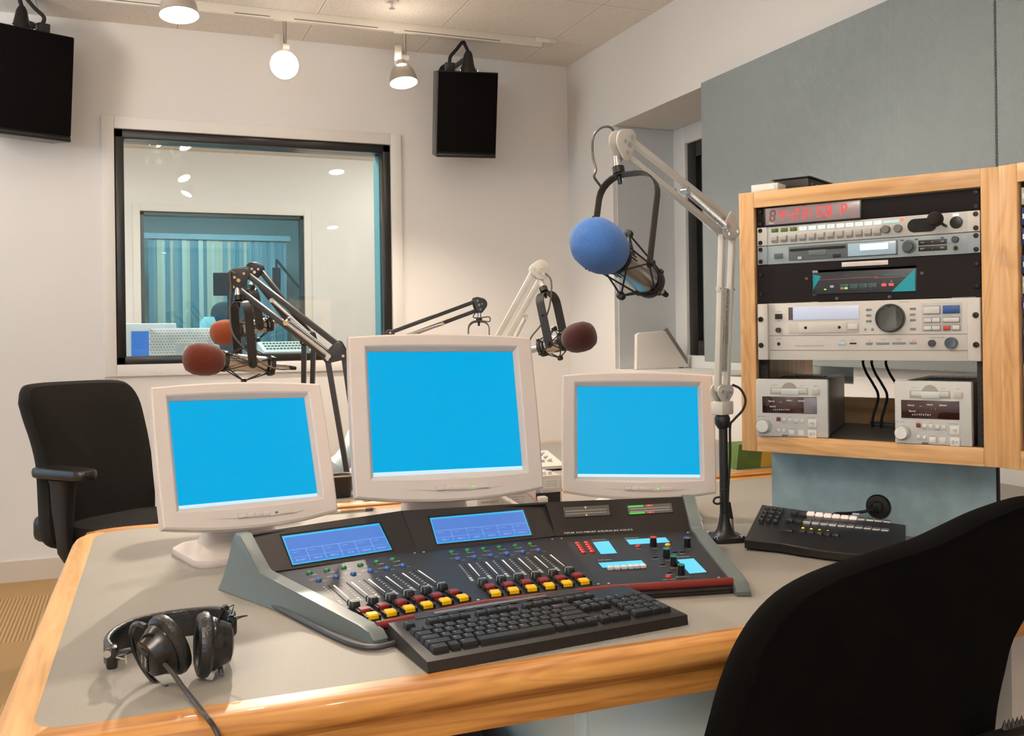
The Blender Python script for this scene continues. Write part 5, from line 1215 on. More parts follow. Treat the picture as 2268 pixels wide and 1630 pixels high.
# ================================================================ microphone booms
def hull_prism(b, circles, s, th, n=10, mi=0):
    # rounded plate through (point, radius) circles, plate normal s, thickness th
    s = Vector(s).normalized(); o = circles[0][0]
    x = (circles[-1][0]-o); x = (x-s*x.dot(s)); x = x.normalized() if x.length > 1e-6 else s.orthogonal().normalized(); y = s.cross(x)
    pts = []
    for c, r in circles:
        d = c-o; pts += [(d.dot(x)+r*math.cos(2*math.pi*k/20), d.dot(y)+r*math.sin(2*math.pi*k/20)) for k in range(20)]
    pts = sorted(set((round(p[0], 6), round(p[1], 6)) for p in pts))
    def half(P):
        h = []
        for p in P:
            while len(h) > 1 and (h[-1][0]-h[-2][0])*(p[1]-h[-2][1])-(h[-1][1]-h[-2][1])*(p[0]-h[-2][0]) <= 0: h.pop()
            h.append(p)
        return h
    hl = half(pts)[:-1]+half(pts[::-1])[:-1]
    b.prism(hl, th, frame(o-s*th/2, x, y, s), mi, bev=min(.0012, th*.3))
def helix(b, a, c, r, turns, wire, n=9, mi=0):
    a, c = Vector(a), Vector(c); Z = zframe(a, c-a); L = (c-a).length; P = []
    for k in range(int(turns*n)+1):
        t = k/(turns*n); an = 2*math.pi*turns*t; P.append(Z @ Vector((r*math.cos(an), r*math.sin(an), t*L)))
    b.tube(P, wire, 4, mi=mi)
def boom(label, foot, J, E, Tp, m_bar, m_plate, pole=None, spring_lo=None, spring_hi=None, m_spring=None, w=.034, lead=None, group='microphone boom arms', side=None, bw=.013, foot_plate=False, wtip=None):
    J, E, Tp = Vector(J), Vector(E), Vector(Tp); foot = Vector(foot)
    t = thing('boom_arm', label, 'boom arm', T(foot), group)
    s = Vector(side) if side else (E-J).cross(Tp-E)
    s = s.normalized()
    if s.dot(CAM-E) < 0: s = -s
    def arm(A, B, nm, wa, wb, kp=1):
        d = (B-A).normalized(); p = s.cross(d).normalized()
        for k in (-1, 1):
            b = MB(); b.bar(A+p*k*wa/2, B+p*k*wb/2, bw, bw*1.15, s, bev=.001); b.build(nm, m_bar, t, world=True)
        return d, p
    d1, p1 = arm(J, E, 'lower_arm_bar', w*.8, w); d2, p2 = arm(E, Tp, 'upper_arm_bar', w, wtip or w)
    g = bw*.5+.004
    for (c, nm, circ) in ((E, 'elbow_plate', [(E+p1*w*.5-d1*.008, .013), (E-p1*w*.5-d1*.008, .013), (E+p2*w*.5+d2*.006, .013), (E-p2*w*.5+d2*.006, .013)]),
                          (Tp, 'end_plate', [(Tp+p2*(wtip or w)*.5, .016), (Tp-p2*(wtip or w)*.5, .016), (Tp+d2*.014, .024), (Tp+Vector((0, 0, -.010))+d2*.006, .019)]),
                          (J, 'base_plate', [(J+p1*w*.38, .015), (J-p1*w*.38, .015), (J-Vector((0, 0, .012)), .017)])):
        for k in (-1, 1):
            b = MB(); hull_prism(b, [(q[0]+s*g*k, q[1]) for q in circ], s, .003); pl = b.build(nm, m_plate, t, world=True)
        for q in [circ[0], circ[1], circ[2]] + ([(c, 0)] if nm != 'elbow_plate' else []):
            b = MB(); b.cyl(q[0]-s*(g+.0038), q[0]+s*(g+.0038), .0042 if q[1] else .0058, n=10); b.build('rivet', CHROME, pl, world=True)
    if spring_hi:   # covered spring tubes on the outside of the upper arm
        a, c, off, kind = spring_hi
        for k in ((-1, 1) if kind != 'single' else (1,)):
            A, B = E+(Tp-E)*a+p2*off[0]+s*k*(g+.008), E+(Tp-E)*c+p2*off[1]+s*k*(g+.008)
            b = MB()
            if kind == 'coil': helix(b, A, B, .0058, 46, .0012, 8); b.cyl(A, B, .0048, n=10)
            else: b.cyl(A, B, .0062, n=12)
            b.build('spring', m_spring or SILV, t, world=True)
            for q in (A, B):
                b = MB(); b.cyl(q-s*.008, q+s*.008, .0075, n=12); b.build('spring_end', CHROME, t, world=True)
    if spring_lo:
        a, c = spring_lo
        A, B = J+(E-J)*a, J+(E-J)*c
        for k in (-1, 1):
            b = MB(); helix(b, A+p1*k*w*.16, B+p1*k*w*.2, .0052, 52, .0012, 8); b.build('spring', m_spring or SILV, t, world=True)
        b = MB(); b.cyl(B-p1*w*.62, B+p1*w*.62, .0038, n=10); b.cyl(B-p1*w*.62, B-p1*w*.72, .006); b.cyl(B+p1*w*.62, B+p1*w*.72, .006); b.build('cross_pin', CHROME, t, world=True)
    if pole:
        r, m_p = pole
        pt = Vector((foot.x, foot.y, J.z-.055))
        b = MB(); b.cyl(foot+Vector((0, 0, .018)), pt, r, n=20); b.build('pole', m_p, t, world=True)
        b = MB(); b.box((J+Vector((0, 0, -.036)))[:], (.046, .03, .032), bev=.003) if False else b.box((0, 0, 0), (.045, .032, .030), T(J+Vector((0, 0, -.038))) @ RZ(math.atan2(d2.y, d2.x)), bev=.003); b.build('swivel_block', m_plate, t, world=True)
        b = MB(); b.lathe([(.0, .0), (.014, .0), (.0175, -.008), (.0165, -.022), (.010, -.032), (0, -.032)], T(J+Vector((0, 0, -.053))), 20); b.cyl(pt-Vector((0, 0, .005)), J+Vector((0, 0, -.075)), .0085, n=14); b.build('swivel_collar', BLK, t, world=True)
        if foot_plate:
            an = math.radians(-12)
            b = MB(); b.prism(rrect(.080, .080, .015, 5), .012, T(foot) @ RZ(an), bev=.003); b.lathe([(.034, .010), (.024, .015), (.017, .025), (.0125, .042), (.0105, .06), (0, .06)], T(foot), 28); b.build('foot_plate', BLK, t, world=True)
            b = MB()
            for x in (-.029, .029):
                for y in (-.029, .029): b.lathe([(.0065, .0115), (.006, .0145), (.003, .0155), (0, .0155)], T(foot) @ RZ(an) @ T(x, y, 0), 12)
            b.build('foot_bolt', CHROME, t, world=True)
        else:
            b = MB(); b.lathe([(.035, 0), (.035, .008), (.02, .014), (.015, .04), (0, .04)], T(foot), 20); b.build('foot_plate', BLK, t, world=True)
    return t, Tp+d2*.012+Vector((0, 0, -.012))
def mic(label, top, yoke_top, foam, tail, fr, flen, m_foam, yw=.058, ydrop=None, pivot=.52, group='microphones in shock mounts', body=NICK, cable=None, yoff=0., to_yoke=False, ystrap=.020, stem_m=CHROME):
    top, yt, foam, tail = map(Vector, (top, yoke_top, foam, tail))
    a = (tail-foam).normalized(); Z = zframe(foam, a)
    t = thing('microphone', label, 'microphone', T(foam.lerp(tail, .5)), group)
    L = (tail-foam).length; h = flen/2
    prof = [(0, -h), (fr*.45, -h*.95), (fr*.78, -h*.78), (fr*.96, -h*.45), (fr, -h*.05), (fr*.97, h*.35), (fr*.86, h*.68), (fr*.68, h*.92), (fr*.5, h), (0, h)]
    b = MB(); b.lathe(prof, Z, 32); b.build('foam_windscreen', m_foam, t, world=True)
    br = fr*.56; e0 = h*.9; e1 = max(e0+.05, L-.055)
    b = MB(); b.lathe([(br*.98, e0-.01), (br, e0), (br, e1-.012), (br*.9, e1-.004), (br*.55, e1), (0, e1)], Z, 24); bd = b.build('body', body, t, world=True)
    for an in range(3):
        ang = an*2.1+.6; b = MB()
        for k in range(7):
            for q in (-.28, 0, .28): b.box((br*math.cos(ang+q), br*math.sin(ang+q), e0+.006+k*.0065), (.0022, .0022, .0032), Z)
        b.build('body_slots', SLOT, bd, world=True)
    b = MB(); b.lathe([(br*1.015, e1-.024), (br*1.03, e1-.023), (br*1.03, e1-.016), (br*1.015, e1-.015)], Z, 24); b.build('dark_ring', BLKM, bd, world=True)
    b = MB(); b.lathe([(.0098, e1), (.0098, L-.012), (.0088, L-.010), (.0065, L), (0, L)], Z, 16); b.build('cable_connector', body, t, world=True)
    b = MB(); b.lathe([(.0075, L-.006), (.0055, L+.022), (0, L+.022)], Z, 12); b.build('connector_boot', RUB, t, world=True)
    # stem, swivel
    b = MB(); b.cyl(top, top.lerp(yt, .62), .0085, n=14); b.cyl(top.lerp(yt, .45), top.lerp(yt, .62), .0098, n=14); b.build('stem', stem_m, t, world=True)
    b = MB(); b.cyl(top.lerp(yt, .58), yt+Vector((0, 0, .002)), .0125, n=14); b.cyl(yt, yt-(top-yt).normalized()*.018, .0045, n=10); b.build('swivel_nut', BLK, t, world=True)
    # yoke: flat strap, legs either side of the body
    piv = foam+a*(L*pivot); sd = a.cross(Vector((0, 0, 1))).normalized()
    if sd.x < 0: sd = -sd
    ctr = piv; piv = piv+sd*yoff
    upv = (yt-piv); upv = (upv-sd*upv.dot(sd)); Hh = upv.length; upv.normalize()
    R = min(yw*.75, Hh*.4); path = [piv-sd*yw]
    path += [piv-sd*yw+upv*(Hh-R)]
    for k in range(1, 7):
        an = math.pi/2*k/6; path.append(piv-sd*(yw-R)+upv*(Hh-R)+(-sd*math.cos(an)+upv*math.sin(an))*R)
    path += [2*(piv+upv*((q-piv).dot(upv)))-q for q in path[::-1]]
    st = upv.cross(sd).normalized(); loops = []
    for i, p in enumerate(path):
        tg = (path[min(i+1, len(path)-1)]-path[max(i-1, 0)]).normalized(); nn = st.cross(tg).normalized()
        loops.append([p+st*x*ystrap/2+nn*y*.0016 for x, y in ((-1, -1), (1, -1), (1, 1), (-1, 1))])
    b = MB(); b.loft(loops)
    for k in (-1, 1): b.cyl(piv+sd*k*(yw-.002), piv+sd*k*(yw+.002), ystrap*.5, n=16)
    b.build('yoke', mat('yoke_black', (.016, .013, .012), .4), t, world=True)
    for k in (-1, 1):
        b = MB(); b.cyl(piv+sd*k*(yw+.001), piv+sd*k*(yw+.010), .006, n=10); b.build('yoke_knob', BLK, t, world=True)
    b = MB(); b.cyl(piv-sd*yw+upv*Hh*.55, piv-sd*(yw+.009)+upv*Hh*.55, .003, n=8); b.build('yoke_screw', BLK, t, world=True)
    # shock mount: two collars with crossing elastic rods
    c1_, c2_ = foam+a*(e0+.012), foam+a*(e1-.004)
    b = MB()
    for c in (c1_, c2_): b.lathe([(br*1.02, -.005), (br*1.16, -.005), (br*1.16, .005), (br*1.02, .005), (br*1.02, -.005)], zframe(c, a), 24)
    w2 = a.cross(sd).normalized()
    nodes = [piv+sd*yw*.98, piv-sd*yw*.98, ctr+w2*yw*.98, ctr-w2*yw*.98]
    for nd in nodes:
        dr = (nd-ctr).normalized(); tn = a.cross(dr)
        for c in (c1_, c2_):
            for k in (-1, 1): b.cyl(nd, c+(dr*.55+tn*k*.8).normalized()*br*1.15, .0019, n=6)
    sm = b.build('shock_mount', mat('shock_mount_black', (.016, .014, .013), .5), t, world=True)
    for nd in nodes[2:]:
        b = MB(); b.lathe([(0, -.008), (.0075, -.006), (.0085, 0), (.0075, .006), (0, .008)], zframe(nd, a), 10); b.build('mount_knob', BLK, sm, world=True)
    for c in (c1_, c2_):
        for k in (0.8, 2.4, 4.0, 5.5):
            b = MB(); b.lathe([(0, -.006), (.005, -.004), (.005, .004), (0, .006)], zframe(c+(sd*math.cos(k)+w2*math.sin(k))*br*1.17, a), 8); b.build('collar_clip', BLK, sm, world=True)
    if cable:
        if to_yoke: cable = cable+[path[3]-sd*.004, path[2]-sd*.004, path[1]-sd*.004]
        b = MB(); b.tube(smooth(cable, 8), .0026, 7); b.build('cable', mat('mic_cable_grey', (.09, .085, .08), .4), t, world=True)
    return t
# --- cream boom with the blue foam microphone
ft_ = Vector((1.243, 1.853, DZ))
tB, e_ = boom('cream boom arm on a black desk pole beside the call controller, holding the blue-foam microphone', ft_, at(1599, 866, D=2.18), at(1611, 503, D=2.18), at(1384, 322, D=1.93), CREAM, CREAM, pole=(.0098, BLK), spring_lo=(.12, .62), spring_hi=(.08, .50, (.012, .006), 'coil'), w=.041, bw=.0115, foot_plate=True, wtip=.034)
b = MB(); b.cyl(at(1617, 1190, z=.742), at(1615, 1150, D=2.2), .0095, n=14); b.build('plug_sleeve', SILV, tB, world=True)
b = MB(); b.cyl(at(1615, 1150, D=2.2), at(1612, 1112, D=2.2), .0098, .006, n=12); b.build('plug_boot', RUB, tB, world=True)
b = MB(); b.tube(smooth([at(1622, 852, D=2.17), at(1640, 862, D=2.17), at(1651, 885, D=2.17), at(1645, 908, D=2.17), at(1625, 930, D=2.17), at(1617, 945, D=2.17), at(1617, 1010, D=2.175), at(1613, 1080, D=2.175), at(1612, 1115, D=2.19)], 7), .0028, 7)
b.tube(smooth([at(1598, 1100, D=2.16), at(1584, 1103, D=2.16), at(1581, 1112, D=2.16), at(1590, 1116, D=2.16), at(1600, 1110, D=2.16)], 6), .0024, 6); b.build('cable', RUB, tB, world=True)
b = MB()
for y in (945, 1083): b.lathe([(.0099, -.002), (.0115, 0), (.0099, .002)], T(at(1605, y, D=2.18)), 18)
b.build('cable_tie', RUB, tB, world=True)
mic('microphone with large blue foam windscreen hanging from the cream boom arm', at(1366, 348, D=1.925), at(1371, 388, D=1.915), at(1328, 545, D=1.77), at(1466, 646, D=1.985), .0488, .116, FOAMB, yw=.064, pivot=.38, ystrap=.019,
    cable=[at(1366, 303, D=1.93), at(1352, 282, D=1.93), at(1330, 284, D=1.93), at(1314, 305, D=1.93), at(1313, 345, D=1.93), at(1320, 375, D=1.915), at(1316, 392, D=1.91)], yoff=-.012, to_yoke=True)
# --- dark boom front left
boom('dark grey boom arm front left, its elbow beside the tallest monitor', (.63, 2.98, DZ), at(786, 1062, D=2.97), at(742, 782, D=2.88), at(531, 619, D=2.82), DKBAR, DKBAR, pole=(.014, BLK), spring_hi=(.03, .48, (.012, .012), 'tube'), w=.050, bw=.0150, wtip=.052)
mic('microphone with dark rust-red foam, the lower of the two left of the monitors', at(526, 638, D=2.82), at(528, 668, D=2.81), at(450, 796, D=2.73), at(640, 814, D=2.89), .046, .110, FOAMR, yw=.052, pivot=.48, ystrap=.026,
    cable=[at(522, 606, D=2.8), at(510, 603, D=2.8), at(511, 640, D=2.8), at(509, 680, D=2.8), at(514, 735, D=2.79), at(540, 770, D=2.78), at(575, 800, D=2.79), at(610, 816, D=2.8), at(642, 817, D=2.83)])
# --- black boom behind it
boom('black boom arm behind the dark grey one, left of the monitors', (.60, 3.50, DZ), at(680, 1000, D=3.5), at(684, 752, D=3.45), at(566, 602, D=3.42), mat('black_enamel_bar', (.014, .012, .012), .35), mat('black_enamel_bar', (.014, .012, .012), .35), pole=(.014, BLK), spring_hi=(.06, .62, (-.018, .012), 'single'), w=.034, bw=.016, wtip=.034)
mic('microphone with orange-brown foam, the upper one left of the monitors', at(560, 618, D=3.42), at(556, 640, D=3.42), at(497, 736, D=3.38), at(632, 710, D=3.5), .044, .096, FOAMO, yw=.050, pivot=.50, ystrap=.030)
# --- small dark boom in the distance, mostly behind the middle monitor
boom('distant dark boom arm rising behind the middle monitor', (1.02, 3.60, DZ), at(880, 960, D=3.75), at(862, 748, D=3.75), at(1058, 676, D=3.9), DKBAR, DKBAR, pole=(.014, BLK), spring_hi=(.05, .55, (-.012, -.020), 'single'), w=.036, bw=.0155)
mic('distant microphone yoke hanging above the middle monitor, its body hidden behind it', at(1062, 692, D=3.9), at(1061, 712, D=3.9), at(1056, 800, D=3.74), at(1064, 775, D=3.98), .042, .09, FOAMM, yw=.042, pivot=.55, ystrap=.030,
    cable=[at(1055, 690, D=3.89), at(1048, 702, D=3.88), at(1060, 704, D=3.86), at(1083, 702, D=3.86), at(1084, 712, D=3.86), at(1066, 710, D=3.86)])
# --- cream boom with the maroon microphone, right of the middle monitor
boom('cream boom arm rising behind the right side of the middle monitor', (1.02, 2.86, DZ), at(1040, 1010, D=2.98), at(1085, 800, D=3.0), at(1193, 602, D=2.95), CREAM, CREAM, pole=(.014, BLK), spring_hi=(.10, .55, (-.034, -.030), 'single'), m_spring=CREAM, w=.030, bw=.0165, wtip=.030, side=(-.30, -1, .0))
mic('microphone with dark maroon foam pointing right, beside the middle monitor', at(1198, 622, D=2.95), at(1206, 648, D=2.93), at(1284, 747, D=2.87), at(1168, 778, D=2.98), .045, .100, FOAMM, yw=.046, pivot=.42, ystrap=.028, stem_m=CREAM,
    cable=[at(1208, 605, D=2.94), at(1220, 620, D=2.93), at(1221, 650, D=2.92), at(1214, 690, D=2.91), at(1198, 720, D=2.92), at(1180, 742, D=2.93), at(1172, 756, D=2.95)])

# ================================================================ chairs
def pillow(b, outline, M, th, bulge_f, bulge_b, curve=None, edge=.3):
    # outline: list of (x, y) in the frame M; front at +z
    cx_ = sum(p[0] for p in outline)/len(outline); cy_ = sum(p[1] for p in outline)/len(outline); loops = []
    def lp(s_, z): return [((p[0]-cx_)*s_+cx_, (p[1]-cy_)*s_+cy_, z+(curve((p[0]-cx_)*s_+cx_, (p[1]-cy_)*s_+cy_) if curve else 0)) for p in outline]
    seq = [(.02, -th/2-bulge_b), (.35, -th/2-bulge_b*.9), (.7, -th/2-bulge_b*.5), (.90, -th/2), (.965, -th*.42), (.992, -th*.22), (1, 0), (.992, th*.22), (.965, th*.42), (.90, th/2), (.7, th/2+bulge_f*.5), (.35, th/2+bulge_f*.9), (.02, th/2+bulge_f)]
    b.loft([lp(*q) for q in seq], M)
def dense(pts, n=5): return [p for p in smooth([Vector((p[0], p[1], 0)) for p in pts+[pts[0]]], n)][:-1]
fd = Vector((.64, -.77, 0)).normalized(); fr_ = Vector((-fd.y, fd.x, 0))
cc = Vector((-.165, 4.0, 0)); CFM = frame(cc, (0, 0, 1), fr_, fd)
CF = frame(cc, (0, 0, 1), (0, 0, 1), fd) if False else None
xb = Vector((-fr_.x, -fr_.y, 0)); PF = Matrix(((fr_.x, 0, fd.x, cc.x), (fr_.y, 0, fd.y, cc.y), (0, 1, 0, 0), (0, 0, 0, 1)))
ch = thing('office_chair', 'black fabric office chair with armrest at left by the back wall', 'chair', T(-.02, 3.86, 0), 'black office chairs')
ol = []
for q in [(38, 890), (46, 858), (75, 849), (160, 844), (248, 841), (276, 848), (294, 876), (304, 925), (312, 985), (316, 1050), (314, 1120), (309, 1180), (285, 1215), (200, 1222), (118, 1214), (86, 1206), (77, 1180), (78, 1100), (78, 1030), (66, 975), (50, 930)]:
    p = atp(q[0], q[1], cc, fd)-cc; ol.append((p.dot(fr_), p.z))
b = MB(); pillow(b, [(p.x, p.y) for p in dense(ol, 3)], PF, .075, .012, .02, curve=lambda x, y: .5*x*x+(.10*(max(0, .78-y)) if y < .78 else -.06*(y-.78))); b.build('backrest', CHF, ch, world=True)
b = MB(); p0 = atp(116, 1182, cc, fd); b.box((0, 0, 0), (.09, .11, .10), T(p0+fd*-.01+Vector((0, 0, .02))) @ RZ(math.atan2(fr_.y, fr_.x)), bev=.03, seg=3); b.build('back_mount', BLK, ch, world=True)
sc = cc+fd*.25+fr_*.065+Vector((0, 0, .50)); SF = frame(sc, fd, Vector((-fd.y, fd.x, 0)), (0, 0, 1))
b = MB(); pillow(b, rrect(.48, .44, .11, 6), SF, .075, .012, .0, curve=lambda x, y: -.05*max(0, x-.15)); b.build('seat', CHF, ch, world=True)
ap = at(142, 1048, D=3.42); AF2 = frame(ap, fd, Vector((-fd.y, fd.x, 0)), (0, 0, 1))
b = MB(); pillow(b, rrect(.29, .095, .045, 6), AF2, .036, .004, 0); b.build('arm_pad', mat('armrest_urethane', (.018, .016, .015), .28, spec=.6), ch, world=True)
b = MB(); loops = []
for y, w_ in ((1062, .098), (1075, .086), (1130, .074), (1190, .058), (1225, .058), (1246, .040)):
    c = at({1062: 140, 1075: 140, 1130: 140, 1190: 143, 1225: 147, 1246: 155}[y], y, D=3.43); loops.append([AF2.to_3x3() @ Vector((p[0], p[1], 0))+c for p in rrect(w_, w_*.75, w_*.25, 3)])
b.loft(loops); c0_ = at(153, 1238, D=3.43); b.tube(smooth([c0_, c0_+fr_*.06+Vector((0, 0, -.008)), c0_+fr_*.22+Vector((0, 0, -.0))], 4), .020, 8); b.build('arm_post', mat('arm_post_black', (.014, .012, .012), .5), ch, world=True)
l2 = ap+fr_*.56
b = MB(); pillow(b, rrect(.245, .085, .04, 6), T(l2-ap) @ AF2, .030, .004, 0); b.build('arm_pad', MATS['armrest_urethane'], ch, world=True)
b = MB(); b.tube(smooth([l2-Vector((0, 0, .01)), l2-Vector((0, 0, .15)), l2-Vector((0, 0, .29)), l2-fr_*.1-Vector((0, 0, .30))], 4), .022, 8); b.build('arm_post', MATS['arm_post_black'], ch, world=True)
def star_base(root, c, zt):
    b = MB(); b.cyl((c[0], c[1], .09), (c[0], c[1], zt), .025, n=16); b.build('gas_post', BLK, root, world=True)
    for k in range(5):
        a = 2*math.pi*k/5+.3; e = Vector((c[0]+.28*math.cos(a), c[1]+.28*math.sin(a), .075))
        b = MB(); b.bar((c[0], c[1], .11), e, .04, .03, bev=.004); b.build('base_leg', BLK, root, world=True)
        b = MB(); b.cyl(e+Vector((-.02*math.sin(a), .02*math.cos(a), -.047)), e+Vector((.02*math.sin(a), -.02*math.cos(a), -.047)), .027, n=14); b.build('caster', BLKM, root, world=True)
star_base(ch, (sc.x, sc.y), .47)
# foreground chair, seen from behind
c2 = Vector((.93, 1.06, 0)); nb = Vector((.12, -1, 0)).normalized(); xf = Vector((-nb.y, nb.x, 0))
if xf.x < 0: xf = -xf
PF2 = Matrix(((xf.x, 0, nb.x, c2.x), (xf.y, 0, nb.y, c2.y), (0, 1, 0, 0), (0, 0, 0, 1)))
fc = thing('office_chair', 'black office chair seen from behind in the right foreground', 'chair', T(.95, 1.0, 0), 'black office chairs')
ol = []
for q in [(1560, 1800), (1598, 1632), (1612, 1570), (1632, 1500), (1657, 1437), (1692, 1375), (1740, 1320), (1800, 1280), (1870, 1250), (1960, 1222), (2050, 1196), (2130, 1166), (2200, 1141), (2268, 1124), (2350, 1112), (2420, 1120), (2455, 1170), (2420, 1270), (2350, 1330), (2268, 1415), (2238, 1490), (2214, 1570), (2202, 1660), (2190, 1800), (2150, 1900), (1900, 1930), (1640, 1900)]:
    p = atp(q[0], q[1], c2, nb)-c2; ol.append((p.dot(xf), p.z))
b = MB(); pillow(b, [(p.x, p.y) for p in dense(ol, 3)], PF2, .06, .006, .006, curve=lambda x, y: -.3*x*x); bk = b.build('backrest', BLKF, fc, world=True)
b = MB(); dn = dense(ol, 3); cxm = sum(p.x for p in dn)/len(dn); cym = sum(p.y for p in dn)/len(dn)
b.tube([PF2 @ Vector(((p.x-cxm)*.945+cxm, (p.y-cym)*.945+cym, .0262-.3*((p.x-cxm)*.945+cxm)**2)) for p in dn+[dn[0]]], .0012, 6); b.build('seam_piping', BLKF, bk, world=True)
s2 = Vector((.95, .98, .0))+Vector((0, .0, .46)); 
b = MB(); pillow(b, rrect(.46, .34, .1, 6), frame(c2+Vector((.06, .105, .47)), (1, 0, 0), (0, 1, 0), (0, 0, 1)), .07, .01, 0); b.build('seat', BLKF, fc, world=True)
b = MB(); q0_ = at(2235, 1606, Y=1.03); q1_ = at(2300, 1588, Y=1.03)
b.bar(at(2170, 1655, Y=1.03), at(2330, 1608, Y=1.03), .03, .02, bev=.002)
for k in range(8):
    p = q0_.lerp(q1_, k/7-.15); b.lathe([(.0045, -.004), (.0, .010)], T(p), 6)
b.build('height_ratchet', BLK, fc, world=True)
star_base(fc, (c2.x+.06, c2.y+.10), .44)

# ================================================================ odds and ends behind the monitors
DVB = mat('device_cream_metal', (.62, .59, .54), .4)
bx = thing('power_supply_box', 'cream metal supply box with labels and plugs between the middle and right monitors', 'supply box', T(1.03, 2.46, DZ))
yF = 2.40
pA, pB = at(1057, 1110, Y=yF), at(1245, 1100, Y=yF); zt = at(1220, 1053, Y=yF).z
b = MB(); b.box(((pA.x+pB.x)/2, yF+.06, (DZ+zt)/2), (pB.x-pA.x, .12, zt-DZ), bev=.002); b.build('case', DVB, bx, world=True)
def onf(name, x0, y0, x1, y1, m_, d=.0008):
    a, c = at(x0, y0, Y=yF), at(x1, y1, Y=yF); b = MB(); b.box(((a.x+c.x)/2, yF-d/2, (a.z+c.z)/2), (abs(c.x-a.x), d, abs(a.z-c.z))); return b.build(name, m_, bx, world=True)
LBL = mat('white_label_paper', (.72, .71, .70), .6)
def ftxt(s_, x, y, sz, par):
    p = at(x, y, Y=yF); b = MB(); b.text(s_, sz, T(p.x, yF-.0011, p.z) @ RX(math.pi/2)); b.build('print', GTX, par, world=True)
l1 = onf('label', 1117, 1083, 1187, 1118, LBL); l2 = onf('label', 1200, 1062, 1240, 1080, LBL)
for k, s_ in enumerate(('DIGITAL TELEPHONE', 'AC ADAPTER', '100-240V  50/60Hz', 'INPUT  1.2A', 'SERIAL NO.')): ftxt(s_, 1150, 1088+k*6, .0046, l1)
for k in range(3): ftxt('TO REDUCE THE RISK', 1220, 1066+k*5, .0036, l2)
onf('socket_plate', 1187, 1093, 1241, 1113, BLK); sk = onf('seam', 1168, 1053, 1169, 1112, GAP)
ftxt('NO SERVICEABLE PARTS', 1212, 1088, .0036, sk); ftxt('TELECOMMUNICATIONS', 1084, 1112, .0044, sk)
tri = [at(x, y, Y=yF) for x, y in ((1191, 1083), (1196, 1091), (1186, 1091))]
b = MB()
for k in range(3): b.bar(tri[k]-Vector((0, .001, 0)), tri[(k+1) % 3]-Vector((0, .001, 0)), .001, .0006, (0, 1, 0))
b.build('warning_triangle', GTX, bx, world=True)
b = MB(); c = at(1201, 1106, Y=yF-.012); b.box(c[:], (.026, .024, .017), bev=.004); b.build('plug', mat('white_plug', (.74, .72, .69), .4), bx, world=True)
for x in (1204, 1217):
    b = MB(); p = at(x, 1051, Y=yF+.02); b.box((p.x, p.y, zt+.004), (.011, .01, .012), bev=.001); b.build('terminal_tab', LBL, bx, world=True)
b = MB(); b.tube(smooth([at(1120, 1083, Y=yF-.01), at(1148, 1085, Y=yF-.015), at(1172, 1095, Y=yF-.02), at(1186, 1110, Y=yF-.025), at(1190, 1122, Y=yF-.03)], 6), .0026, 7); tag(b.build('cable', mat('pink_cable_sheath', (.72, .34, .32), .45)), 'thin pink cable curving down in front of the cream supply box', 'cable')
b = MB(); b.tube(smooth([at(1088, 1085, Y=yF-.012), at(1106, 1096, Y=yF-.018), at(1124, 1108, Y=yF-.03), at(1150, 1122, Y=yF-.05)], 6), .0062, 8)
b.cyl(at(1126, 1109, Y=yF-.031), at(1130, 1112, Y=yF-.033), .0078); tag(b.build('cable', WCABLE), 'thick white cable with black tie in front of the cream supply box', 'cable')
# cup, pen, paper
cpos = at(750, 1100, z=DZ); t = thing('pencil_cup', 'black rounded desk cup standing between the left and middle monitors', 'cup', T(cpos))
b = MB()
b.loft([[(p[0], p[1], z) for p in rrect(w_, w_*.9, w_*.3, 5)] for z, w_ in ((0, .068), (.056, .078), (.062, .082), (.0625, .074), (.055, .068), (.006, .06))]); b.build('cup_body', BLK, t)
b = MB(); loops = rrect(.080, .073, .024, 5); b.tube([(p[0], p[1], .0635) for p in loops+[loops[0]]], .0028, 6); b.build('rim', mat('pale_rim', (.32, .28, .25), .3), t)
p0, p1 = at(722, 1135, z=DZ+.005), at(828, 1127, z=DZ+.005); t = thing('pen', 'slim pen with a dark grip lying on the back edge of the desk', 'pen', T(p0))
b = MB(); b.cyl(p0.lerp(p1, .30), p0.lerp(p1, .82), .004, n=10); b.build('barrel', mat('pen_tan', (.45, .30, .18), .35), t, world=True)
b = MB(); b.cyl(p0.lerp(p1, .82), p0.lerp(p1, .98), .0044, n=10); b.build('grip', mat('pen_violet_grip', (.10, .07, .13), .5), t, world=True)
b = MB(); b.cyl(p0, p0.lerp(p1, .30), .0042, n=10); b.bar(p0+Vector((0, 0, .005)), p0.lerp(p1, .22)+Vector((0, 0, .005)), .002, .0015); b.build('cap', LBL, t, world=True)
b = MB(); b.tube([p0.lerp(p1, .98), p1+(p1-p0)*.05], lambda t_: .003-.0025*t_, 8); b.build('tip', SILV, t, world=True)
q = at(812, 1107, z=DZ+.004); t = thing('cable_clip', 'tiny white clip on the guest table behind the desk', 'clip', T(q)); b = MB(); b.box((0, 0, -.001), (.022, .012, .006), bev=.002); b.build('clip_body', LBL, t); b = MB(); b.cyl((0, 0, .001), (0, 0, .004), .004); b.build('clip_button', LBL, t)
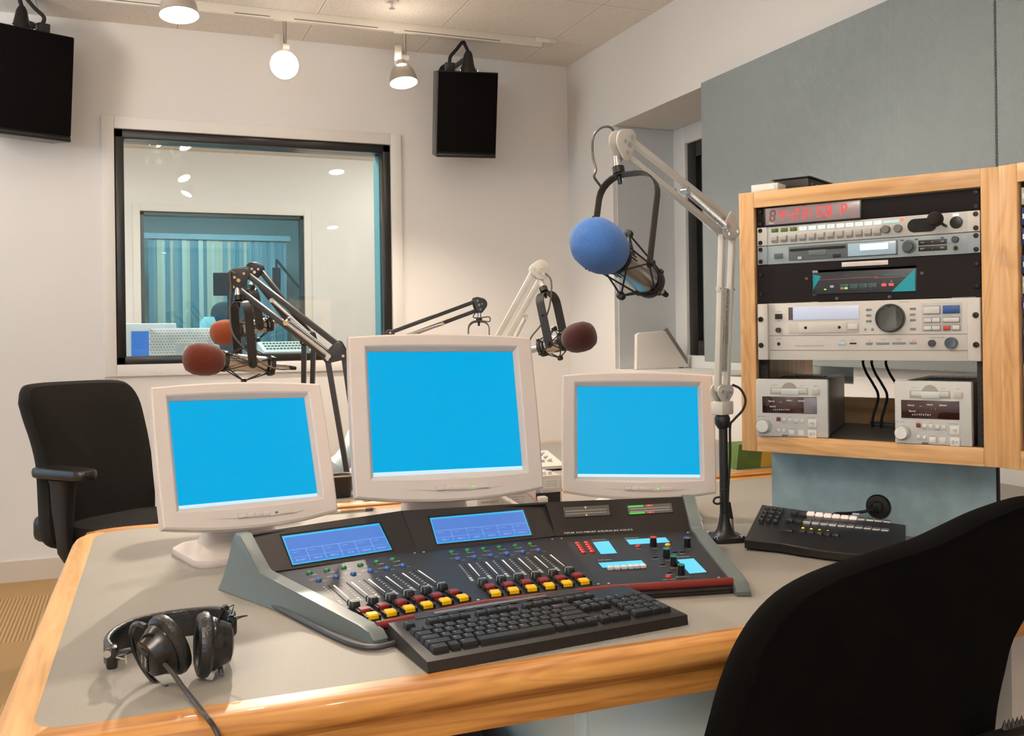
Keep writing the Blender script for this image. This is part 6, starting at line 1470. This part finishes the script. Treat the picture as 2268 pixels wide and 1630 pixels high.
# monitor seen from behind/side on the guest table
vp = at(752, 940, D=3.15)
t = thing('flat_monitor', 'white flat monitor seen edge-on from behind, between the left and middle monitors', 'monitor', T(at(752, 1055, z=DZ)))
nv2 = (CAM-vp); nv2.z = 0; nv2.normalize(); sx2 = Vector((-nv2.y, nv2.x, 0))
if sx2.x < 0: sx2 = -sx2
PM2 = Matrix(((sx2.x, 0, -nv2.x, vp.x), (sx2.y, 0, -nv2.y, vp.y), (0, 1, 0, 0), (0, 0, 0, 1)))
def pp(q): p = atp(q[0], q[1], vp, nv2)-vp; return (p.dot(sx2), p.z)
b = MB(); b.prism([pp(q) for q in ((752, 826), (726, 938), (747, 993), (768, 905), (790, 800), (775, 770))], .06, PM2 @ T(0, 0, -.01), bev=.002); b.build('back_cover', mat('screen_back_white', (.50, .48, .46), .45), t, world=True)
b = MB(); b.prism([pp(q) for q in ((750, 822), (722, 936), (723, 953), (729, 950), (757, 838), (760, 815))], .02, PM2 @ T(0, 0, -.022), bev=.002); b.build('front_bezel', BEIGE, t, world=True)
b = MB(); b.prism([pp(q) for q in ((762, 913), (749, 970), (759, 972), (776, 905))], .05, PM2 @ T(0, 0, .05)); b.build('stand_hinge', mat('stand_khaki_grey', (.36, .33, .27), .5), t, world=True)
b = MB(); b.tube(smooth([at(785, 955, D=3.1), at(772, 995, D=3.06), at(758, 1022, D=3.04), at(742, 1040, D=3.02)], 6), lambda k: .020+.02*k, 10); b.build('neck', mat('pale_blue_plastic', (.52, .62, .68), .35), t, world=True)
bp0 = at(752, 1075, z=DZ); b = MB(); b.loft([[(p[0]+bp0.x, p[1]+bp0.y+.06, DZ+z) for p in rrect(.20*s_, .16*s_, .06*s_, 5)] for z, s_ in ((0.001, 1), (.01, 1), (.03, .8), (.05, .45))]); b.build('foot', BEIGE, t, world=True)
# cream handset/keypad on the guest table
kp0 = at(1205, 1038, z=DZ); t = thing('desk_phone', 'cream keypad phone on the guest table just right of the middle monitor', 'phone', T(kp0))
b = MB(); b.loft([[(x, y, z) for x, y in ((-.10, -.06), (.055, -.06), (.055, .09), (-.10, .09))] for z in (.006, .016)]+[[(-.095, -.05, .022), (.05, -.05, .022), (.05, .085, .052), (-.095, .085, .052)]]); b.build('case', DVB, t)
b = MB()
for x in (-.08, .035):
    for y in (-.04, .07): b.cyl((x, y, 0), (x, y, .007), .008, n=10)
b.build('rubber_foot', RUB, t)
for r in range(3):
    for k in range(4):
        b = MB(); b.box((-.07+k*.027, -.02+r*.032, .0345+r*.0075), (.016, .014, .009), bev=.002); b.build('phone_key', LBL, t)
# green and yellow carton
g0, g1 = at(1634, 1050, Y=2.76), at(1712, 1046, Y=2.76)
t = thing('printed_carton', 'green and yellow printed carton standing behind the desk below the oak rack', 'carton', T((g0.x+g1.x)/2+.02, 2.80, DZ))
wq = g1.x-g0.x+.05
b = MB(); b.loft([[(-wq/2, -.04, 0), (wq/2, -.04, 0), (wq/2, .04, 0), (-wq/2, .04, 0)], [(-wq/2+.012, -.04, .085), (wq/2, -.04, .085), (wq/2, .04, .085), (-wq/2+.012, .04, .085)]]); b.build('carton_body', mat('leaf_green_card', (84, 112, 48), .45, noise=.25, nscale=14), t)
b = MB(); b.prism([(.0, .002), (wq/2-.001, .002), (wq/2-.001, .055), (.014, .084), (.012, .084)], .0008, T(0, -.0403, 0) @ RX(math.pi/2)); b.build('yellow_print', mat('mustard_print', (186, 156, 58), .5), t)
# white wedge on the recess sill
t = thing('plastic_wedge', 'white wedge-shaped stand on the sill of the wall recess', 'stand', T(2.75, 4.66, RZ0))
wz = [at(1411, 741, Y=4.64), at(1417, 737, Y=4.64), at(1474, 733, Y=4.64), at(1526, 812, Y=4.64), at(1410, 820, Y=4.64)]
b = MB(); b.prism([(p.x-2.75, max(.001, p.z-RZ0)) for p in wz], .03, T(0, -.0, 0) @ RX(math.pi/2) @ T(0, 0, -.01), bev=.004); b.build('front_plate', mat('white_wedge_plastic', (.74, .70, .66), .5), t)
b = MB(); a, c = wz[2], wz[3]; b.bar((a.x-2.75+.008, .03, a.z-RZ0), (c.x-2.75+.004, .03, c.z-RZ0+.004), .012, .07); b.build('side_plate', mat('wedge_shade_grey', (.30, .27, .24), .6), t)

# ================================================================ next studio, seen through the window
t = thing('studio_counter', 'white counter in the next studio just behind the window', 'counter', T(.7, 6.15, 0))
b = MB(); b.box((.7, 6.15, .805), (1.9, .8, .03)); b.build('counter_top', mat('pale_counter', (.62, .66, .66), .5), t, world=True)
b = MB()
for x in (-.2, 1.6): b.box((x, 6.15, .395), (.04, .6, .79))
b.build('counter_leg', TRIM, t, world=True)
CT = .82
PBW = mat('screenlit_white_case', (.60, .72, .76), .5)  # cool screen light is put into the white case colour
a, c = at(284, 715, Y=6.35), at(384, 715, Y=6.35)
t = thing('crt_monitor', 'pale boxy monitor with deep blue screen behind the studio window at its left', 'monitor', T((a.x+c.x)/2, 6.45, CT))
wq, hq = c.x-a.x+.02, a.z-CT-.006
b = MB()
b.box((0, 0, hq/2+.03), (wq+.02, .05, hq-.054), bev=.006); b.box((0, .16, hq/2+.03), (wq*.8, .3, hq*.8), bev=.02); b.build('case', PBW, t)
b = MB(); b.box((-.002, -.026, hq/2+.03), (wq*.80, .006, hq-.15)); b.build('screen', mat('deep_blue_screen', (.0, .03, .1), .2, emit=(0, 110, 200), es=.9), t)
b = MB(); b.lathe([(.10, 0), (.10, .012), (.05, .03), (.05, .05), (0, .05)], T(0, .1, 0), 20); b.build('swivel_foot', PBW, t)
m, nt, bs = shell('perforated_pale_steel'); tc = N(nt, 'TexCoord'); sp = N(nt, 'SeparateXYZ'); nt.links.new(tc.outputs['Object'], sp.inputs[0])
def fr01(o, k): return math_(nt, 'SUBTRACT', math_(nt, 'FRACT', math_(nt, 'MULTIPLY', o, k)), .5)
xx, zz_ = fr01(math_(nt, 'ADD', sp.outputs[0], math_(nt, 'MULTIPLY', sp.outputs[2], .5)), 62.), fr01(sp.outputs[2], 62.)
dd = math_(nt, 'ADD', math_(nt, 'MULTIPLY', xx, xx), math_(nt, 'MULTIPLY', zz_, zz_))
nt.links.new(ramp(nt, math_(nt, 'GREATER_THAN', dd, .05), [(0, (.22, .28, .30)), (1, (.60, .70, .73))]), bs.inputs['Base Color'])  # white steel tinted with the same bluish screen light
a, c = at(332, 727, Y=5.95), at(480, 724, Y=5.95)
t = thing('perforated_equipment_case', 'pale perforated equipment case with looped white lead behind the studio window', 'equipment case', T((a.x+c.x)/2, 6.05, CT)); wq, hq = c.x-a.x, a.z-CT
b = MB(); b.loft([[(-wq/2, .25, 0), (wq/2, .25, 0), (wq/2, .25, hq), (-wq/2, .25, hq)], [(-wq/2, -.06, 0), (wq/2, -.06, 0), (wq/2, -.06, hq), (-wq/2, -.06, hq)], [(-wq/2+.07, -.10, 0), (wq/2-.05, -.10, 0), (wq/2-.05, -.10, hq-.055), (-wq/2+.07, -.10, hq-.055)]]); b.build('case', MATS['perforated_pale_steel'], t)
b = MB(); b.box((.02, -.101, hq-.155), (.13, .004, .12), bev=.001); b.build('connector_plate', mat('plate_pale_grey', (.46, .56, .60), .4), t)
b = MB(); b.tube(smooth([(-.03, -.105, hq-.21), (-.01, -.13, hq-.16), (.015, -.14, hq-.11), (.04, -.13, hq-.15), (.055, -.105, hq-.20)], 6), .0035, 7); b.build('lead', WCABLE, t)
# small audio mixer and gooseneck
a, c = at(588, 758, Y=5.95), at(720, 752, Y=5.95)
t = thing('audio_mixer', 'pale audio mixer with rows of controls behind the studio window at right', 'audio mixer', T((a.x+c.x)/2, 6.16, CT)); wq, hq = c.x-a.x, a.z-CT
b = MB(); b.loft([[(-wq/2, -.15, 0), (wq/2, -.15, 0), (wq/2, .2, 0), (-wq/2, .2, 0)], [(-wq/2, -.15, hq-.06), (wq/2, -.15, hq-.06), (wq/2, .2, hq), (-wq/2, .2, hq)]]); b.build('case', mat('pale_teal_mixer', (.42, .55, .58), .5), t)
b = MB()
for k in range(16):
    b.box((-wq/2+.03+k*wq/17, -.153, hq-.085), (.012, .006, .014))
    for j in range(3): b.box((-wq/2+.03+k*wq/17, -.06+j*.09, hq-.06+(.09+j*.09)/.35*.06+.004), (.014, .022, .010))
b.build('button_row', mat('dark_green_buttons', (.12, .24, .18), .5), t)
b = MB(); b.box((0, -.152, hq-.12), (wq-.03, .003, .022)); b.build('dark_strip', mat('slate_strip', (.16, .24, .28), .5), t)
g0 = at(688, 788, Y=5.9); g1 = at(651, 735, Y=5.95)
t = thing('gooseneck_microphone', 'thin gooseneck microphone leaning over the mixer behind the studio window', 'microphone', T(Vector((g0.x+.03, 5.95, CT))))
b = MB(); b.tube(smooth([Vector((g0.x+.03, 5.95, CT+.01)), g0, g0.lerp(g1, .5)+Vector((.004, 0, .006)), g1], 6), .005, 7); b.build('gooseneck', mat('gooseneck_steel', (.35, .45, .5), .4, .6), t, world=True)
b = MB(); b.cyl(g1, g1+(g1-g0)*.12, .008, n=10); b.cyl(g0.lerp(g1, .05), g0.lerp(g1, .3), .011, n=10); b.build('capsule', mat('capsule_grey', (.45, .55, .6), .4), t, world=True)
b = MB(); b.lathe([(.04, 0), (.04, .012), (0, .015)], T(g0.x+.03, 5.95, CT), 16); b.build('base', BLK, t, world=True)
p = at(455, 727, Y=6.45); t = thing('plastic_bag', 'crumpled turquoise bag standing on the counter behind the studio window', 'bag', T(p.x, 6.45, CT))
b = MB(); random.seed(3); lp = []
for z, w_ in ((0, .07), (.15, .085), (.30, .08), (.38, .07), (.46, .05), (.52, .045), (.56, .03)):
    lp.append([(w_*(1+.25*random.uniform(-1, 1))*math.cos(a)+(.02 if z > .4 else 0), w_*.6*(1+.2*random.uniform(-1, 1))*math.sin(a), z*.92) for a in [2*math.pi*k/10 for k in range(10)]])
b.loft(lp); tg = b.build('bag_body', mat('turquoise_film', (.22, .66, .80), .3), t)
# third studio, dim through the teal glass
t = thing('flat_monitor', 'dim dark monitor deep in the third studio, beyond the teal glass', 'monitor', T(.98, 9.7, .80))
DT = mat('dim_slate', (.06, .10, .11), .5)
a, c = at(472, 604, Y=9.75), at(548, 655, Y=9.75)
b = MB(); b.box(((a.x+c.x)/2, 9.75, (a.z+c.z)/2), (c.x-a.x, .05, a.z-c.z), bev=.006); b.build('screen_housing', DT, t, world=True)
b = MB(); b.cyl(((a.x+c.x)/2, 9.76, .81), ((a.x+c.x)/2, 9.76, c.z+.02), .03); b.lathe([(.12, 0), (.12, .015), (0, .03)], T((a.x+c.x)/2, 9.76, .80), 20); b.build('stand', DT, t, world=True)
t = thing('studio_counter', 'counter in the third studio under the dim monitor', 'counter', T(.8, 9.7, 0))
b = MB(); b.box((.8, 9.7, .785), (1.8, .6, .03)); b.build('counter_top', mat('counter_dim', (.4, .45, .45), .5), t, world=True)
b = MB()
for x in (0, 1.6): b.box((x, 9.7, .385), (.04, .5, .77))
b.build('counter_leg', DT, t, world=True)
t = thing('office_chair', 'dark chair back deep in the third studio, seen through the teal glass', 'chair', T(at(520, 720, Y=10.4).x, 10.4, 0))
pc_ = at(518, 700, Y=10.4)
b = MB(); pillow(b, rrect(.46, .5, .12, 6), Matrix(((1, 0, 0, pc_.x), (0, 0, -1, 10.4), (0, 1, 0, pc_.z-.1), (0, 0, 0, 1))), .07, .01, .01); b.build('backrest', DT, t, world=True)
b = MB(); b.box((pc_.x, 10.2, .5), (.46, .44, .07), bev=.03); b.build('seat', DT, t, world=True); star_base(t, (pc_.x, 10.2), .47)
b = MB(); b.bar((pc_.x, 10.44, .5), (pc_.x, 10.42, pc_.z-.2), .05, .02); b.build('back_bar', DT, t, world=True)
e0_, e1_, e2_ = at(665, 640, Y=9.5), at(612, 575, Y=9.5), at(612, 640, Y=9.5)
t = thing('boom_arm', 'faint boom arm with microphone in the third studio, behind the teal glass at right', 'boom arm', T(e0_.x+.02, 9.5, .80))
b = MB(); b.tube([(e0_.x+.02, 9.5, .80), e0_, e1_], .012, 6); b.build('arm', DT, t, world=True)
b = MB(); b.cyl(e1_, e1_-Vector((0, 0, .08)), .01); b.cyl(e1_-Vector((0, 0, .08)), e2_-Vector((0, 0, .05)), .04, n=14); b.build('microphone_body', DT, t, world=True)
